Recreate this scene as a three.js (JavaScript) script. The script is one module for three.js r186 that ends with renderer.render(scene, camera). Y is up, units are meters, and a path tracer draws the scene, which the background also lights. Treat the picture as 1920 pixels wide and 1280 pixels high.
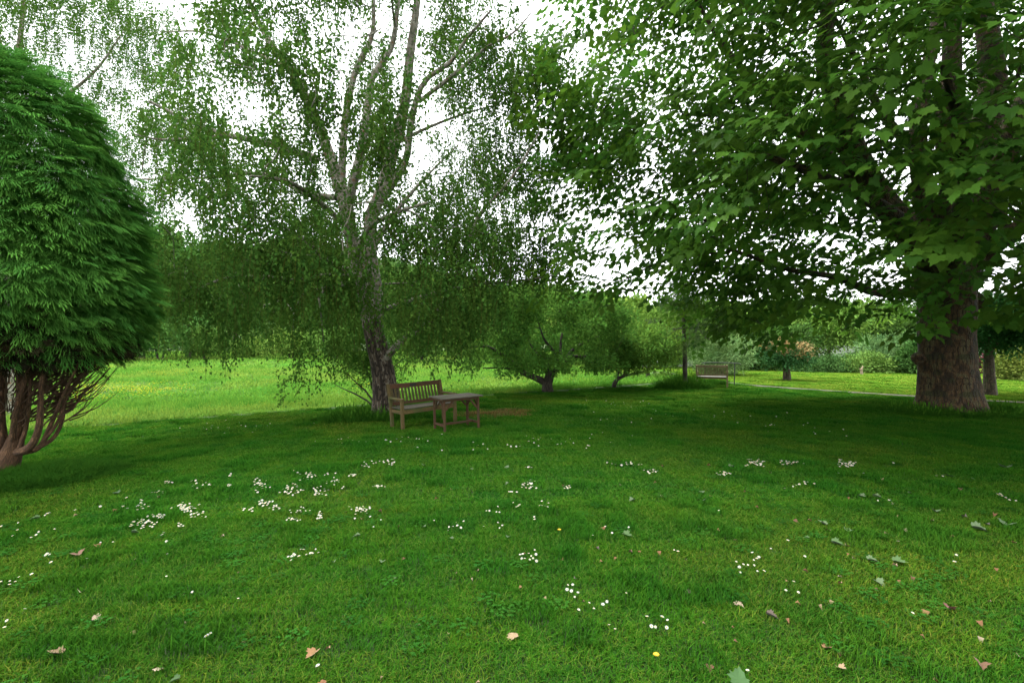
import * as THREE from 'three';
import { mergeGeometries } from 'three/addons/utils/BufferGeometryUtils.js';
import { RoundedBoxGeometry } from 'three/addons/geometries/RoundedBoxGeometry.js';

// ------------------------------------------------------------------ camera, sky, sun, exposure
const F = 900, W0 = 1920, H0 = 1280, HORIZON = 655, EYE = 1.6;
const scene = new THREE.Scene();
const camera = new THREE.PerspectiveCamera(2 * Math.atan(H0 / 2 / F) * 180 / Math.PI, W0 / H0, 0.05, 3000);
camera.position.set(0, EYE, 0);
const PITCH = Math.atan((HORIZON - H0 / 2) / F);
camera.rotation.x = PITCH;
const renderer = new THREE.WebGLRenderer({ antialias: true });
renderer.setSize(1024, 682);
renderer.toneMapping = THREE.LinearToneMapping;
renderer.toneMappingExposure = 3.5;
renderer.shadowMap.enabled = true;

const fract = (x) => x - Math.floor(x);
function rng(seed) { let s = seed >>> 0; return () => { s = (s + 0x6d2b79f5) | 0; let t = Math.imul(s ^ (s >>> 15), 1 | s); t = (t + Math.imul(t ^ (t >>> 7), 61 | t)) ^ t; return ((t ^ (t >>> 14)) >>> 0) / 4294967296; }; }
const hash = (x, y, z) => { let h = Math.imul(x | 0, 374761393) + Math.imul(y | 0, 668265263) + Math.imul(z | 0, 1274126177); h = Math.imul(h ^ (h >>> 13), 1274126177); return ((h ^ (h >>> 16)) >>> 0) / 4294967296; };
const sm = (t) => t * t * (3 - 2 * t);
const lerp = (a, b, t) => a + (b - a) * t;
const clamp = (x, a, b) => Math.min(b, Math.max(a, x));
const sstep = (a, b, x) => sm(clamp((x - a) / (b - a), 0, 1));
function noise3(x, y, z, p = 0) {   // value noise, periodic with p if given
  const ix = Math.floor(x), iy = Math.floor(y), iz = Math.floor(z), u = sm(x - ix), v = sm(y - iy), w = sm(z - iz);
  const m = (a) => (p ? ((a % p) + p) % p : a), h = (a, b, c) => hash(m(ix + a), m(iy + b), m(iz + c));
  return lerp(lerp(lerp(h(0, 0, 0), h(1, 0, 0), u), lerp(h(0, 1, 0), h(1, 1, 0), u), v), lerp(lerp(h(0, 0, 1), h(1, 0, 1), u), lerp(h(0, 1, 1), h(1, 1, 1), u), v), w);
}
const fbm = (x, y, z, o = 3) => { let s = 0, a = 0.5, n = 0; for (let i = 0; i < o; i++) { s += a * noise3(x, y, z); n += a; a *= 0.5; x *= 2.03; y *= 2.03; z *= 2.03; } return s / n; };

{ // overcast sky: white cloud, thicker and thinner sheets, a little brighter overhead
  const w = 512, h = 256, d = new Float32Array(w * h * 4);
  for (let j = 0; j < h; j++) for (let i = 0; i < w; i++) {
    const up = ((j + 0.5) / h - 0.5) * Math.PI, a = ((i + 0.5) / w) * 2 * Math.PI, y = Math.max(0, Math.sin(up)), c = Math.cos(up);
    const n = fbm(Math.cos(a) * c * 3.1 + 7, y * 4 + 3, Math.sin(a) * c * 3.1 + 5, 4);
    const L = (0.98 + 0.12 * y) * (0.86 + 0.28 * n), k = (j * w + i) * 4;
    d[k] = L * 0.975; d[k + 1] = L; d[k + 2] = L * 1.02; d[k + 3] = 1;
  }
  const t = new THREE.DataTexture(d, w, h, THREE.RGBAFormat, THREE.FloatType);
  t.mapping = THREE.EquirectangularReflectionMapping; t.magFilter = THREE.LinearFilter; t.needsUpdate = true;
  scene.background = t; scene.environment = t;
}
const sun = new THREE.DirectionalLight(new THREE.Color(1, 0.97, 0.9), 1.5);
sun.position.set(-20, 55, -32); sun.castShadow = true; sun.shadow.radius = 45;
sun.shadow.camera.left = sun.shadow.camera.bottom = -50; sun.shadow.camera.right = sun.shadow.camera.top = 50; sun.shadow.camera.far = 200; sun.shadow.mapSize.set(4096, 4096);
scene.add(sun, sun.target);
sun.target.position.set(0, 0, -12);

// ------------------------------------------------------------------ helpers
const V = (x, y, z) => new THREE.Vector3(x, y, z);
const lin = (r, g, b) => new THREE.Color().setRGB(r, g, b);
function px(x, y, D) { // the point D metres in front of the camera in the direction of a pixel of the photograph
  const dx = (x - W0 / 2) / F, dy = -(y - H0 / 2) / F, c = Math.cos(PITCH), s = Math.sin(PITCH), yy = dy * c + s, zz = -c + dy * s, k = D / -zz;
  return V(dx * k, EYE + yy * k, -D);
}
// terrain: lawn falling a little to the left, dropping to a meadow beyond its far edge
const LINE = [[-60, -4], [-20, 8.2], [-11, 12.2], [-5.8, 14.5], [0.8, 17.8], [6.7, 21.8], [8.6, 25], [10, 32], [11, 60], [60, 400]];
function lineD(x) { for (let i = 1; i < LINE.length; i++) if (x < LINE[i][0]) { const a = LINE[i - 1], b = LINE[i]; return lerp(a[1], b[1], (x - a[0]) / (b[0] - a[0])); } return 400; }
const inMeadow = (x, z) => -z - lineD(x);
function H(x, z) {
  const D = -z;
  let h = x < 0 ? Math.max(x, -14) * 0.034 : Math.min(x, 16) * 0.004;
  const m = D - lineD(x);
  if (m > 0) h += -0.42 * sstep(0, 5, m) + (0.95 + 0.45 * sstep(0, -14, x)) * sstep(14, 75, D);
  h += 0.05 * (fbm(x * 0.35, 3.3, z * 0.35, 2) - 0.5) * sstep(2, 6, Math.hypot(x, z));
  h += 3.0 * sstep(75, 200, D);
  return h;
}
function G(x, y, dip = 0) { // the ground point seen at a pixel
  let a = 1.2, b = 1.2;
  for (; b < 300; b *= 1.02) { const p = px(x, y, b); if (p.y < H(p.x, p.z) + dip) break; a = b; }
  for (let i = 0; i < 20; i++) { const c = (a + b) / 2, p = px(x, y, c); if (p.y < H(p.x, p.z) + dip) b = c; else a = c; }
  const p = px(x, y, b); p.y = H(p.x, p.z); return p;
}
const used = {};
function numbered(n) { const k = used[n] = (used[n] ?? -1) + 1; return k ? n + '_' + String(k).padStart(3, '0') : n; }
function tag(o, label, category, group, kind) { if (label) o.userData.label = label; if (category) o.userData.category = category; if (group) o.userData.group = group; if (kind) o.userData.kind = kind; return o; }
function shadow(o) { o.castShadow = o.receiveShadow = true; return o; }
function thing(name, label, category, p, turn = 0, group) { const o = new THREE.Group(); o.name = numbered(name); o.position.copy(p); o.rotation.y = turn; scene.add(o); return tag(o, label, category, group); }
function part(name, geo, mat, parent) { const m = shadow(new THREE.Mesh(geo, mat)); m.name = name; parent.add(m); return m; }
function topMesh(name, geo, mat) { const m = shadow(new THREE.Mesh(geo, mat)); m.name = numbered(name); scene.add(m); return m; }
const _m = new THREE.Matrix4(), _q = new THREE.Quaternion(), _s = V(1, 1, 1);
function instances(name, geo, mat, list, parent, kind = 'stuff') { // list: [{m: Matrix4, c: Color}]
  const o = shadow(new THREE.InstancedMesh(geo, mat, list.length)); o.name = parent === scene ? numbered(name) : name;
  list.forEach((e, i) => { o.setMatrixAt(i, e.m); o.setColorAt(i, e.c); });
  if (kind) o.userData.kind = kind;
  parent.add(o); return o;
}
function joined(name, geo, mat, list, parent) { // the same as one joined mesh, each copy in its own tint
  const P = geo.attributes.position, C = geo.attributes.color, I = geo.index.array, nv = P.count, ni = I.length, n = list.length;
  const pos = new Float32Array(n * nv * 3), col = new Float32Array(n * nv * 3), idx = new Uint32Array(n * ni), p = V();
  list.forEach((e, k) => {
    for (let i = 0; i < nv; i++) { p.fromBufferAttribute(P, i).applyMatrix4(e.m); const o = (k * nv + i) * 3; pos[o] = p.x; pos[o + 1] = p.y; pos[o + 2] = p.z; col[o] = e.c.r * C.getX(i); col[o + 1] = e.c.g * C.getY(i); col[o + 2] = e.c.b * C.getZ(i); }
    for (let i = 0; i < ni; i++) idx[k * ni + i] = I[i] + k * nv;
  });
  const g = new THREE.BufferGeometry(); g.setAttribute('position', new THREE.BufferAttribute(pos, 3)); g.setAttribute('color', new THREE.BufferAttribute(col, 3)); g.setIndex(new THREE.BufferAttribute(idx, 1));
  return tag(part(name, g, mat, parent), null, null, null, 'stuff');
}
function geoFrom(pos, idx, col, uv, smooth = true) {
  const g = new THREE.BufferGeometry();
  g.setAttribute('position', new THREE.Float32BufferAttribute(pos, 3));
  if (uv) g.setAttribute('uv', new THREE.Float32BufferAttribute(uv, 2));
  if (col) g.setAttribute('color', new THREE.Float32BufferAttribute(col, 3));
  g.setIndex(idx); if (smooth) g.computeVertexNormals(); return g;
}
function tex(w, h, fn, srgb = true) {
  const d = new Uint8Array(w * h * 4);
  for (let j = 0; j < h; j++) for (let i = 0; i < w; i++) { const c = fn(i / w, j / h), k = (j * w + i) * 4; for (let q = 0; q < 3; q++) d[k + q] = clamp(c[q] * 255, 0, 255); d[k + 3] = 255; }
  const t = new THREE.DataTexture(d, w, h, THREE.RGBAFormat); t.wrapS = t.wrapT = THREE.RepeatWrapping; t.magFilter = THREE.LinearFilter; if (srgb) t.colorSpace = THREE.SRGBColorSpace; t.needsUpdate = true; return t;
}
const pn = (u, v, fu, fv, s) => { // periodic 2D noise with fu x fv cells on the tile
  const x = u * fu, y = v * fv, ix = Math.floor(x), iy = Math.floor(y), a = sm(x - ix), b = sm(y - iy), h = (i, j) => hash(((ix + i) % fu + fu) % fu, ((iy + j) % fv + fv) % fv, s);
  return lerp(lerp(h(0, 0), h(1, 0), a), lerp(h(0, 1), h(1, 1), a), b);
};
const mixc = (a, b, t) => [lerp(a[0], b[0], t), lerp(a[1], b[1], t), lerp(a[2], b[2], t)];
// a tapered, slightly uneven limb along points with radii
function limb(pts, radii, seg = 7, opt = {}) {
  const curve = new THREE.CatmullRomCurve3(pts, false, 'centripetal'), n = opt.n ?? Math.max(3, Math.min(40, Math.round(curve.getLength() / (opt.step ?? 0.35)))), lump = opt.lump ?? 0.08, sd = opt.seed ?? pts[0].x * 13.7 + pts[0].z * 7.1;
  const pos = [], uv = [], idx = [], P = [], R = [];
  let len = 0, up = V(0.31, 0.11, 0.94).normalize();
  for (let i = 0; i <= n; i++) {
    const t = i / n, p = curve.getPoint(t), k = t * (radii.length - 1), q = Math.min(radii.length - 2, Math.floor(k)), r = lerp(radii[q], radii[q + 1], k - q);
    const tan = curve.getTangent(t), a = V().crossVectors(tan, up).normalize(), b = V().crossVectors(a, tan).normalize(); up.copy(b);
    if (i) len += p.distanceTo(P[i - 1]); P.push(p); R.push(r);
    for (let j = 0; j <= seg; j++) {
      const g = (j % seg) / seg * 2 * Math.PI, rr = r * (1 + lump * (noise3(Math.cos(g) * 1.6 + sd, Math.sin(g) * 1.6 + sd, len * (opt.freq ?? 1.2)) * 2 - 1) + (opt.shape ? opt.shape(t, g, len) : 0));
      pos.push(p.x + (a.x * Math.cos(g) + b.x * Math.sin(g)) * rr, p.y + (a.y * Math.cos(g) + b.y * Math.sin(g)) * rr, p.z + (a.z * Math.cos(g) + b.z * Math.sin(g)) * rr);
      uv.push(j / seg * Math.max(1, Math.round(radii[0] * 6.28 / (opt.tile ?? 0.5))), len / (opt.tile ?? 0.5));
    }
  }
  const w = seg + 1;
  for (let i = 0; i < n; i++) for (let j = 0; j < seg; j++) { const a = i * w + j; idx.push(a, a + 1, a + w, a + 1, a + w + 1, a + w); }
  const c = pos.length / 3, e = P[n].clone().addScaledVector(curve.getTangent(1), R[n]); pos.push(e.x, e.y, e.z); uv.push(0, len / 0.5);
  for (let j = 0; j < seg; j++) idx.push(n * w + j, n * w + j + 1, c);
  const geo = geoFrom(pos, idx, null, uv);
  const nm = geo.attributes.normal;   // close the seam of the smoothing
  for (let i = 0; i <= n; i++) { const a = i * w, b = a + seg, x = nm.getX(a) + nm.getX(b), y = nm.getY(a) + nm.getY(b), z = nm.getZ(a) + nm.getZ(b), l = Math.hypot(x, y, z) || 1; nm.setXYZ(a, x / l, y / l, z / l); nm.setXYZ(b, x / l, y / l, z / l); }
  return { geo, P, R };
}
const place = (p, dir, spin, s, out = new THREE.Matrix4()) => { // +z of the shape along dir, y as far up as it can, then spun about dir
  const z = dir.clone().normalize(), x = V().crossVectors(V(0, 1, 0), z); if (x.lengthSq() < 1e-4) x.set(1, 0, 0); x.normalize(); const y = V().crossVectors(z, x);
  out.makeBasis(x, y, z); if (spin) out.multiply(_m.makeRotationZ(spin));
  return out.scale(typeof s === 'number' ? _s.set(s, s, s) : s).setPosition(p);
};
const tint = (c, r, amt, warm = 0) => { const k = 1 + (r() - 0.5) * 2 * amt, w = (r() - 0.5) * 2 * warm; return lin(c[0] * k * (1 + w), c[1] * k * (1 + w * 0.25), c[2] * k * (1 - w * 0.3)); };

// ------------------------------------------------------------------ materials
const leafMat = (transmission = 0.4, extra = {}) => new THREE.MeshPhysicalMaterial({ color: 0xffffff, roughness: 1, specularIntensity: 0, transmission, thickness: 0, side: THREE.DoubleSide, vertexColors: true, ...extra });
const barkBump = tex(256, 256, (u, v) => { const n = Math.abs(pn(u, v, 16, 5, 3) - 0.5) * 2, m = pn(u, v, 40, 20, 9); const k = Math.pow(n, 0.6) * 0.75 + m * 0.25; return [k, k, k]; }, false);
const brownBark = new THREE.MeshStandardMaterial({ roughness: 0.95, bumpMap: barkBump, bumpScale: 0.02, map: tex(256, 256, (u, v) => { const n = Math.abs(pn(u, v, 16, 5, 3) - 0.5) * 2, m = pn(u, v, 30, 30, 4), g = pn(u, v, 5, 4, 8); return mixc(mixc([0.19, 0.16, 0.12], [0.36, 0.31, 0.25], Math.pow(n, 0.6)), [0.25, 0.29, 0.15], sstep(0.55, 0.8, g) * 0.55).map((c) => c * (0.8 + 0.4 * m)); }) });
const darkBark = new THREE.MeshStandardMaterial({ roughness: 0.95, bumpMap: barkBump, bumpScale: 0.01, map: tex(128, 128, (u, v) => { const n = pn(u, v, 12, 5, 3), m = pn(u, v, 30, 30, 4); return mixc([0.16, 0.14, 0.12], [0.30, 0.27, 0.23], n).map((c) => c * (0.8 + 0.4 * m)); }) });
const cypressBark = new THREE.MeshStandardMaterial({ roughness: 0.95, bumpMap: barkBump, bumpScale: 0.012, map: tex(128, 256, (u, v) => { const n = pn(u, v, 24, 3, 3), m = pn(u, v, 40, 12, 4); return mixc([0.24, 0.17, 0.12], [0.47, 0.35, 0.25], n).map((c) => c * (0.75 + 0.5 * m)); }) });
const planeTex = (u, v) => { const big = pn(u, v, 5, 4, 31) * 0.6 + pn(u, v, 11, 9, 32) * 0.4, fine = pn(u, v, 60, 40, 33), fis = Math.abs(pn(u, v, 22, 6, 35) - 0.5) * 2; let c = mixc([0.19, 0.145, 0.09], [0.33, 0.25, 0.155], sstep(0.35, 0.6, big)); c = mixc(c, [0.36, 0.34, 0.23], sstep(0.64, 0.72, big) * 0.7); c = mixc(c, [0.19, 0.21, 0.10], sstep(0.58, 0.72, pn(u, v, 3, 5, 37)) * 0.6); c = mixc(c, [0.15, 0.12, 0.09], sstep(0.25, 0, fis) * 0.7); return c.map((x) => x * (0.78 + 0.44 * fine)); };
const planeBump = tex(512, 512, (u, v) => { const fis = Math.abs(pn(u, v, 22, 6, 35) - 0.5) * 2, big = pn(u, v, 11, 9, 32), f = pn(u, v, 60, 40, 33); const k = 0.45 * sstep(0, 0.35, fis) + 0.35 * big + 0.2 * f; return [k, k, k]; }, false);
const planeBark = new THREE.MeshStandardMaterial({ roughness: 0.92, map: tex(512, 512, planeTex), bumpMap: planeBump, bumpScale: 0.06 });
// birch: pale papery bark with dark dashes; fissured dark plates on the old trunk
const birchPale = new THREE.MeshStandardMaterial({ roughness: 0.8, map: tex(256, 512, (u, v) => { const dash = pn(u, v, 6, 70, 3), band = pn(u, v, 3, 9, 5), f = pn(u, v, 40, 60, 6), rust = pn(u, v, 4, 6, 14); let c = mixc([0.60, 0.58, 0.53], [0.42, 0.39, 0.34], band); c = mixc(c, [0.45, 0.30, 0.18], sstep(0.6, 0.85, rust) * 0.75); c = mixc(c, [0.13, 0.11, 0.09], sstep(0.76, 0.86, dash)); c = mixc(c, [0.27, 0.30, 0.19], sstep(0.55, 0.8, pn(u, v, 7, 5, 11)) * 0.6); return c.map((x) => x * (0.85 + 0.3 * f)); }), bumpMap: tex(128, 256, (u, v) => { const k = 0.5 + 0.5 * pn(u, v, 6, 70, 3); return [k, k, k]; }, false), bumpScale: 0.006 });
const birchOld = new THREE.MeshStandardMaterial({ roughness: 0.95, map: tex(256, 256, (u, v) => { const n = Math.abs(pn(u, v, 14, 5, 3) - 0.5) * 2, w = pn(u, v, 9, 7, 12), f = pn(u, v, 50, 50, 6); let c = mixc([0.19, 0.155, 0.13], [0.34, 0.29, 0.245], sstep(0.1, 0.5, n)); c = mixc(c, [0.50, 0.47, 0.42], sstep(0.58, 0.78, w) * sstep(0.15, 0.4, n) * 0.8); return c.map((x) => x * (0.8 + 0.4 * f)); }), bumpMap: tex(256, 256, (u, v) => { const k = sstep(0.05, 0.5, Math.abs(pn(u, v, 14, 5, 3) - 0.5) * 2); return [k, k, k]; }, false), bumpScale: 0.03 });
const woodTex = (a, b, moss, amt) => tex(128, 512, (u, v) => { const g = pn(u, v, 26, 3, 41) * 0.6 + pn(u, v, 60, 8, 42) * 0.4, p = pn(u, v, 3, 6, 44), f = pn(u, v, 50, 90, 45); return mixc(mixc(a, b, g), moss, sstep(0.45, 0.7, p) * amt).map((c) => c * (0.85 + 0.3 * f)); });
const woodBump = tex(128, 256, (u, v) => { const k = pn(u, v, 26, 3, 41) * 0.6 + pn(u, v, 60, 8, 42) * 0.4; return [k, k, k]; }, false);
const wood = (a, b, moss, amt) => new THREE.MeshStandardMaterial({ roughness: 0.85, map: woodTex(a, b, moss, amt), bumpMap: woodBump, bumpScale: 0.004 });
const benchWood = wood([0.27, 0.22, 0.11], [0.43, 0.36, 0.19], [0.28, 0.31, 0.13], 0.7);
const railWood = wood([0.25, 0.16, 0.09], [0.37, 0.25, 0.15], [0.26, 0.25, 0.13], 0.5);
const slatWood = wood([0.22, 0.19, 0.09], [0.34, 0.30, 0.15], [0.24, 0.29, 0.11], 0.8);
const tableWood = wood([0.25, 0.165, 0.09], [0.35, 0.245, 0.14], [0.26, 0.25, 0.13], 0.45);
const topWood = wood([0.27, 0.25, 0.21], [0.39, 0.37, 0.32], [0.27, 0.30, 0.20], 0.5);
const greyWood = wood([0.46, 0.39, 0.29], [0.62, 0.54, 0.42], [0.50, 0.48, 0.36], 0.3);
const seatWood = wood([0.60, 0.59, 0.57], [0.74, 0.73, 0.70], [0.55, 0.56, 0.50], 0.3);

// ------------------------------------------------------------------ ground
{
  const xs = [], zs = [];
  for (let i = -90; i <= 90; i++) xs.push(Math.sinh(i / 90 * 5.2) * 900 / Math.sinh(5.2));
  for (let i = -40; i <= 120; i++) zs.push(-(i < 0 ? i * 0.5 : Math.sinh(i / 120 * 5) * 900 / Math.sinh(5)));
  const pos = [], uv = [], col = [], idx = [], w = xs.length;
  for (const z of zs) for (const x of xs) {
    pos.push(x, H(x, z) - 0.004, z); uv.push(x, z);
    const m = sstep(-0.4, 0.4, inMeadow(x, z)), n = 0.75 + 0.5 * fbm(x * 0.5, 1, z * 0.5);
    col.push(lerp(0.030, 0.075, m) * n, lerp(0.062, 0.14, m) * n, lerp(0.010, 0.02, m) * n);
  }
  for (let j = 0; j < zs.length - 1; j++) for (let i = 0; i < w - 1; i++) { const a = j * w + i; idx.push(a, a + 1, a + w, a + 1, a + w + 1, a + w); }
  const soil = tex(256, 256, (u, v) => { const k = 0.6 + 0.4 * pn(u, v, 90, 90, 1) * (0.5 + pn(u, v, 24, 24, 2) * 0.5); return [k, k, k * 0.95]; });
  const g = topMesh('ground', geoFrom(pos, idx, col, uv), new THREE.MeshStandardMaterial({ vertexColors: true, roughness: 1, map: soil }));
  tag(g, 'gently sloping ground of mown lawn and rough meadow', 'ground', null, 'structure');
}
// gravel path beyond the lawn
const PATH = [[1352, 716], [1400, 722], [1460, 727], [1530, 732], [1620, 738], [1700, 743], [1800, 750], [1900, 755], [2100, 768]].map(([x, y]) => G(x, y));
{
  const c = new THREE.CatmullRomCurve3(PATH), pos = [], uv = [], idx = [], n = 90;
  for (let i = 0; i <= n; i++) {
    const p = c.getPoint(i / n), t = c.getTangent(i / n), s = V(-t.z, 0, t.x).normalize();
    for (let k = -3; k <= 3; k++) { const e = k / 3 * (0.15 + 0.08 * (noise3(i * 0.7, k, 2) - 0.5)), x = p.x + s.x * e, z = p.z + s.z * e; pos.push(x, H(x, z) + 0.045 - 0.03 * Math.abs(k / 3) ** 3, z); uv.push(e, i * 0.3); }
  }
  for (let i = 0; i < n; i++) for (let k = 0; k < 6; k++) { const a = i * 7 + k; idx.push(a, a + 1, a + 7, a + 1, a + 8, a + 7); }
  const m = new THREE.MeshStandardMaterial({ roughness: 0.95, map: tex(128, 128, (u, v) => { const k = pn(u, v, 40, 40, 5), d = pn(u, v, 6, 6, 7); return mixc([0.26, 0.24, 0.2], [0.38, 0.355, 0.31], k).map((x) => x * (0.85 + 0.25 * d)); }) });
  tag(topMesh('path', geoFrom(pos, idx, null, uv), m), 'narrow pale gravel path crossing the grass', 'path', null, 'structure');
}
const onPath = (x, z) => { for (let i = 1; i < PATH.length; i++) { const a = PATH[i - 1], b = PATH[i], dx = b.x - a.x, dz = b.z - a.z, t = clamp(((x - a.x) * dx + (z - a.z) * dz) / (dx * dx + dz * dz), 0, 1); if (Math.hypot(x - a.x - dx * t, z - a.z - dz * t) < 0.08) return true; } return false; };

// far side of the path: field grass with open daylight painted into its colour
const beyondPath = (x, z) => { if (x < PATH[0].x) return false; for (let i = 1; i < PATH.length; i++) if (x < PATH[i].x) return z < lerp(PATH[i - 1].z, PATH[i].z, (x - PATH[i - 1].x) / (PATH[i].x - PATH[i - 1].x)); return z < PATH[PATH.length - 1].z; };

// ------------------------------------------------------------------ grass
function bladePatch(seed, n, rad, h0, h1, wid, lean, cols, seg = 2, seeds = 0) {
  const r = rng(seed), pos = [], idx = [], col = [];
  for (let i = 0; i < n; i++) {
    const a = r() * 6.283, q = Math.sqrt(r()) * rad, sq = rad < 0, x = sq ? (r() - 0.5) * -2 * rad : Math.cos(a) * q, z = sq ? (r() - 0.5) * -2 * rad : Math.sin(a) * q, h = lerp(h0, h1, r()), b = r() * 6.283, l = lean * (0.25 + r()) * h, w = wid * (0.6 + 0.8 * r()), tw = b + 1.57 + (r() - 0.5), c = cols[Math.floor(r() * cols.length)], k = 0.8 + 0.4 * r(), s0 = pos.length / 3;
    for (let s = 0; s <= seg; s++) {
      const t = s / seg, bx = x + Math.cos(b) * l * t * t, bz = z + Math.sin(b) * l * t * t, y = h * (t - 0.28 * Math.min(1, lean) * t * t) - (s ? 0 : 0.012), ww = w * (1 - t * 0.55);
      if (s < seg) { pos.push(bx + Math.cos(tw) * ww, y, bz + Math.sin(tw) * ww, bx - Math.cos(tw) * ww, y, bz - Math.sin(tw) * ww); col.push(c[0] * k, c[1] * k, c[2] * k, c[0] * k, c[1] * k, c[2] * k); }
      else { pos.push(bx, y, bz); col.push(c[0] * k, c[1] * k, c[2] * k); }
      if (s && s < seg) { const e = s0 + s * 2; idx.push(e - 2, e - 1, e, e - 1, e + 1, e); }
      if (s === seg) { const e = s0 + s * 2; idx.push(e - 2, e - 1, e); }
    }
    if (i < seeds) { // pale flowering head at the tip of a stalk
      const e = pos.length / 3, tx = x + Math.cos(b) * l, tz = z + Math.sin(b) * l, ty = h * (1 - 0.28 * Math.min(1, lean)), g = [1.5 * k, 1.25 * k, 1.1 * k];
      for (const [ox, oy] of [[0, -0.02], [0.012, 0.03], [-0.012, 0.03], [0, 0.09]]) { pos.push(tx + Math.cos(tw) * ox, ty + oy, tz + Math.sin(tw) * ox); col.push(...g); }
      idx.push(e, e + 1, e + 2, e + 1, e + 3, e + 2);
    }
  }
  return geoFrom(pos, idx, col);
}
const turfMat = leafMat(0), tallMat = turfMat;
const SHADES = [[1, 1, 1], [1.15, 1.1, 0.9], [0.8, 0.95, 0.9], [1.3, 1.15, 0.9], [0.65, 0.85, 0.8]];
const dryAt = (x, z) => sstep(0.45, 0.85, fbm(x * 0.55 + 9, 4, z * 0.55 + 3, 3) + 0.22 * Math.exp(-(((x - 2.7) / 1.6) ** 2 + ((z + 4.2) / 1.1) ** 2)));
const TREES_AT = [];   // where long grass stands round a trunk: no mown grass
{
  const turf = bladePatch(11, 900, -0.112, 0.018, 0.047, 0.0019, 1.1, [...SHADES, ...SHADES, [2.6, 1.3, 1.6], [3.2, 1.5, 2.6]]);
  const rough = bladePatch(12, 520, -0.112, 0.03, 0.08, 0.0021, 0.9, SHADES);
  const r = rng(5), A = [], B = [];
  for (const [d0, d1, sp, wide] of [[1.3, 5, 0.2, 1], [5, 10, 0.28, 1.4], [10, 18, 0.42, 2.1], [18, 42, 0.64, 3.2]]) {
    for (let D = d0; D < d1; D += sp) for (let x = -1.12 * D - 2.2; x < 1.12 * D + 2.2; x += sp) {
      const X = x + (r() - 0.5) * sp * 0.2, Z = -(D + (r() - 0.5) * sp * 0.2);
      if (inMeadow(X, Z) > (fbm(X * 2, 0, Z * 2, 2) - 0.5) * 0.8 || onPath(X, Z)) continue;
      const dry = dryAt(X, Z), n = fbm(X * 1.3, 8, Z * 1.3, 3), lush = sstep(0.42, 0.85, fbm(X * 2.2 + 40, 2, Z * 2.2, 3));
      const f2 = fbm(X * 4.5, 3, Z * 4.5, 2) - 0.5; let c = [lerp(0.027, 0.044, n) + 0.03 * f2, lerp(0.118, 0.142, n) + 0.04 * f2, 0.011];
      c = mixc(c, [0.10, 0.155, 0.016], dry * 0.35); c = mixc(c, [0.028, 0.122, 0.012], lush * 0.6); if (beyondPath(X, Z)) c = mixc(c, [0.11, 0.22, 0.022], 0.8);  // past the path: lighter field sward, brightness of the open sky included in the tint
      const tall = lush * 0.4 + 0.85 + 0.25 * r(), e = { m: new THREE.Matrix4().makeRotationY(Math.floor(r() * 4) * 1.5708 + (r() - 0.5) * 0.3).scale(_s.set(wide, tall * lerp(1, 1.25, sstep(5, 20, D)), wide)).setPosition(X, H(X, Z), Z), c: tint(c, r, 0.05, 0.03) };
      (r() < lush * 0.6 + 0.04 ? B : A).push(e);
    }
  }
  const g = new THREE.Group(); g.name = 'lawn_grass'; tag(g, 'short mown green lawn grass in the foreground', 'grass', null, 'stuff'); scene.add(g);
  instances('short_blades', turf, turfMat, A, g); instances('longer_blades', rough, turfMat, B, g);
  // clover leaves growing in patches through the turf
  const cp = [], ci = [], cr = rng(77);
  for (let i = 0; i < 26; i++) { const a = cr() * 6.28, q = Math.sqrt(cr()) * 0.09, y = 0.02 + 0.022 * cr(), t = cr() * 6.28; for (let k = 0; k < 3; k++) { const s = cp.length / 3, b = t + k * 2.09, L = 0.011; const P = (u, v, h) => cp.push(Math.cos(a) * q + Math.cos(b) * u - Math.sin(b) * v, y + h, Math.sin(a) * q + Math.sin(b) * u + Math.cos(b) * v); P(0, 0, 0); P(L * 0.7, L * 0.55, 0.003); P(L * 1.15, 0, 0.001); P(L * 0.7, -L * 0.55, 0.003); ci.push(s, s + 2, s + 1, s, s + 3, s + 2); } }
  const C = [];
  for (let i = 0; i < 700; i++) { const D = 1.4 + 6 * Math.pow(r(), 0.8), X = (r() - 0.5) * 2 * (1.12 * D + 1), Z = -D; if (fbm(X * 1.1 + 5, 6, Z * 1.1, 2) < 0.3 + 0.5 * r() || inMeadow(X, Z) > -0.3) continue; C.push({ m: new THREE.Matrix4().makeRotationY(r() * 6.28).setPosition(X, H(X, Z) + 0.008 * r(), Z), c: tint([0.022, 0.09, 0.012], r, 0.3, 0.15) }); }
  tag(instances('clover', geoFrom(cp, ci, new Array(cp.length).fill(1)), turfMat, C, scene), 'dark green clover leaves spreading through the lawn', 'clover', null, 'stuff');
}
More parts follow.
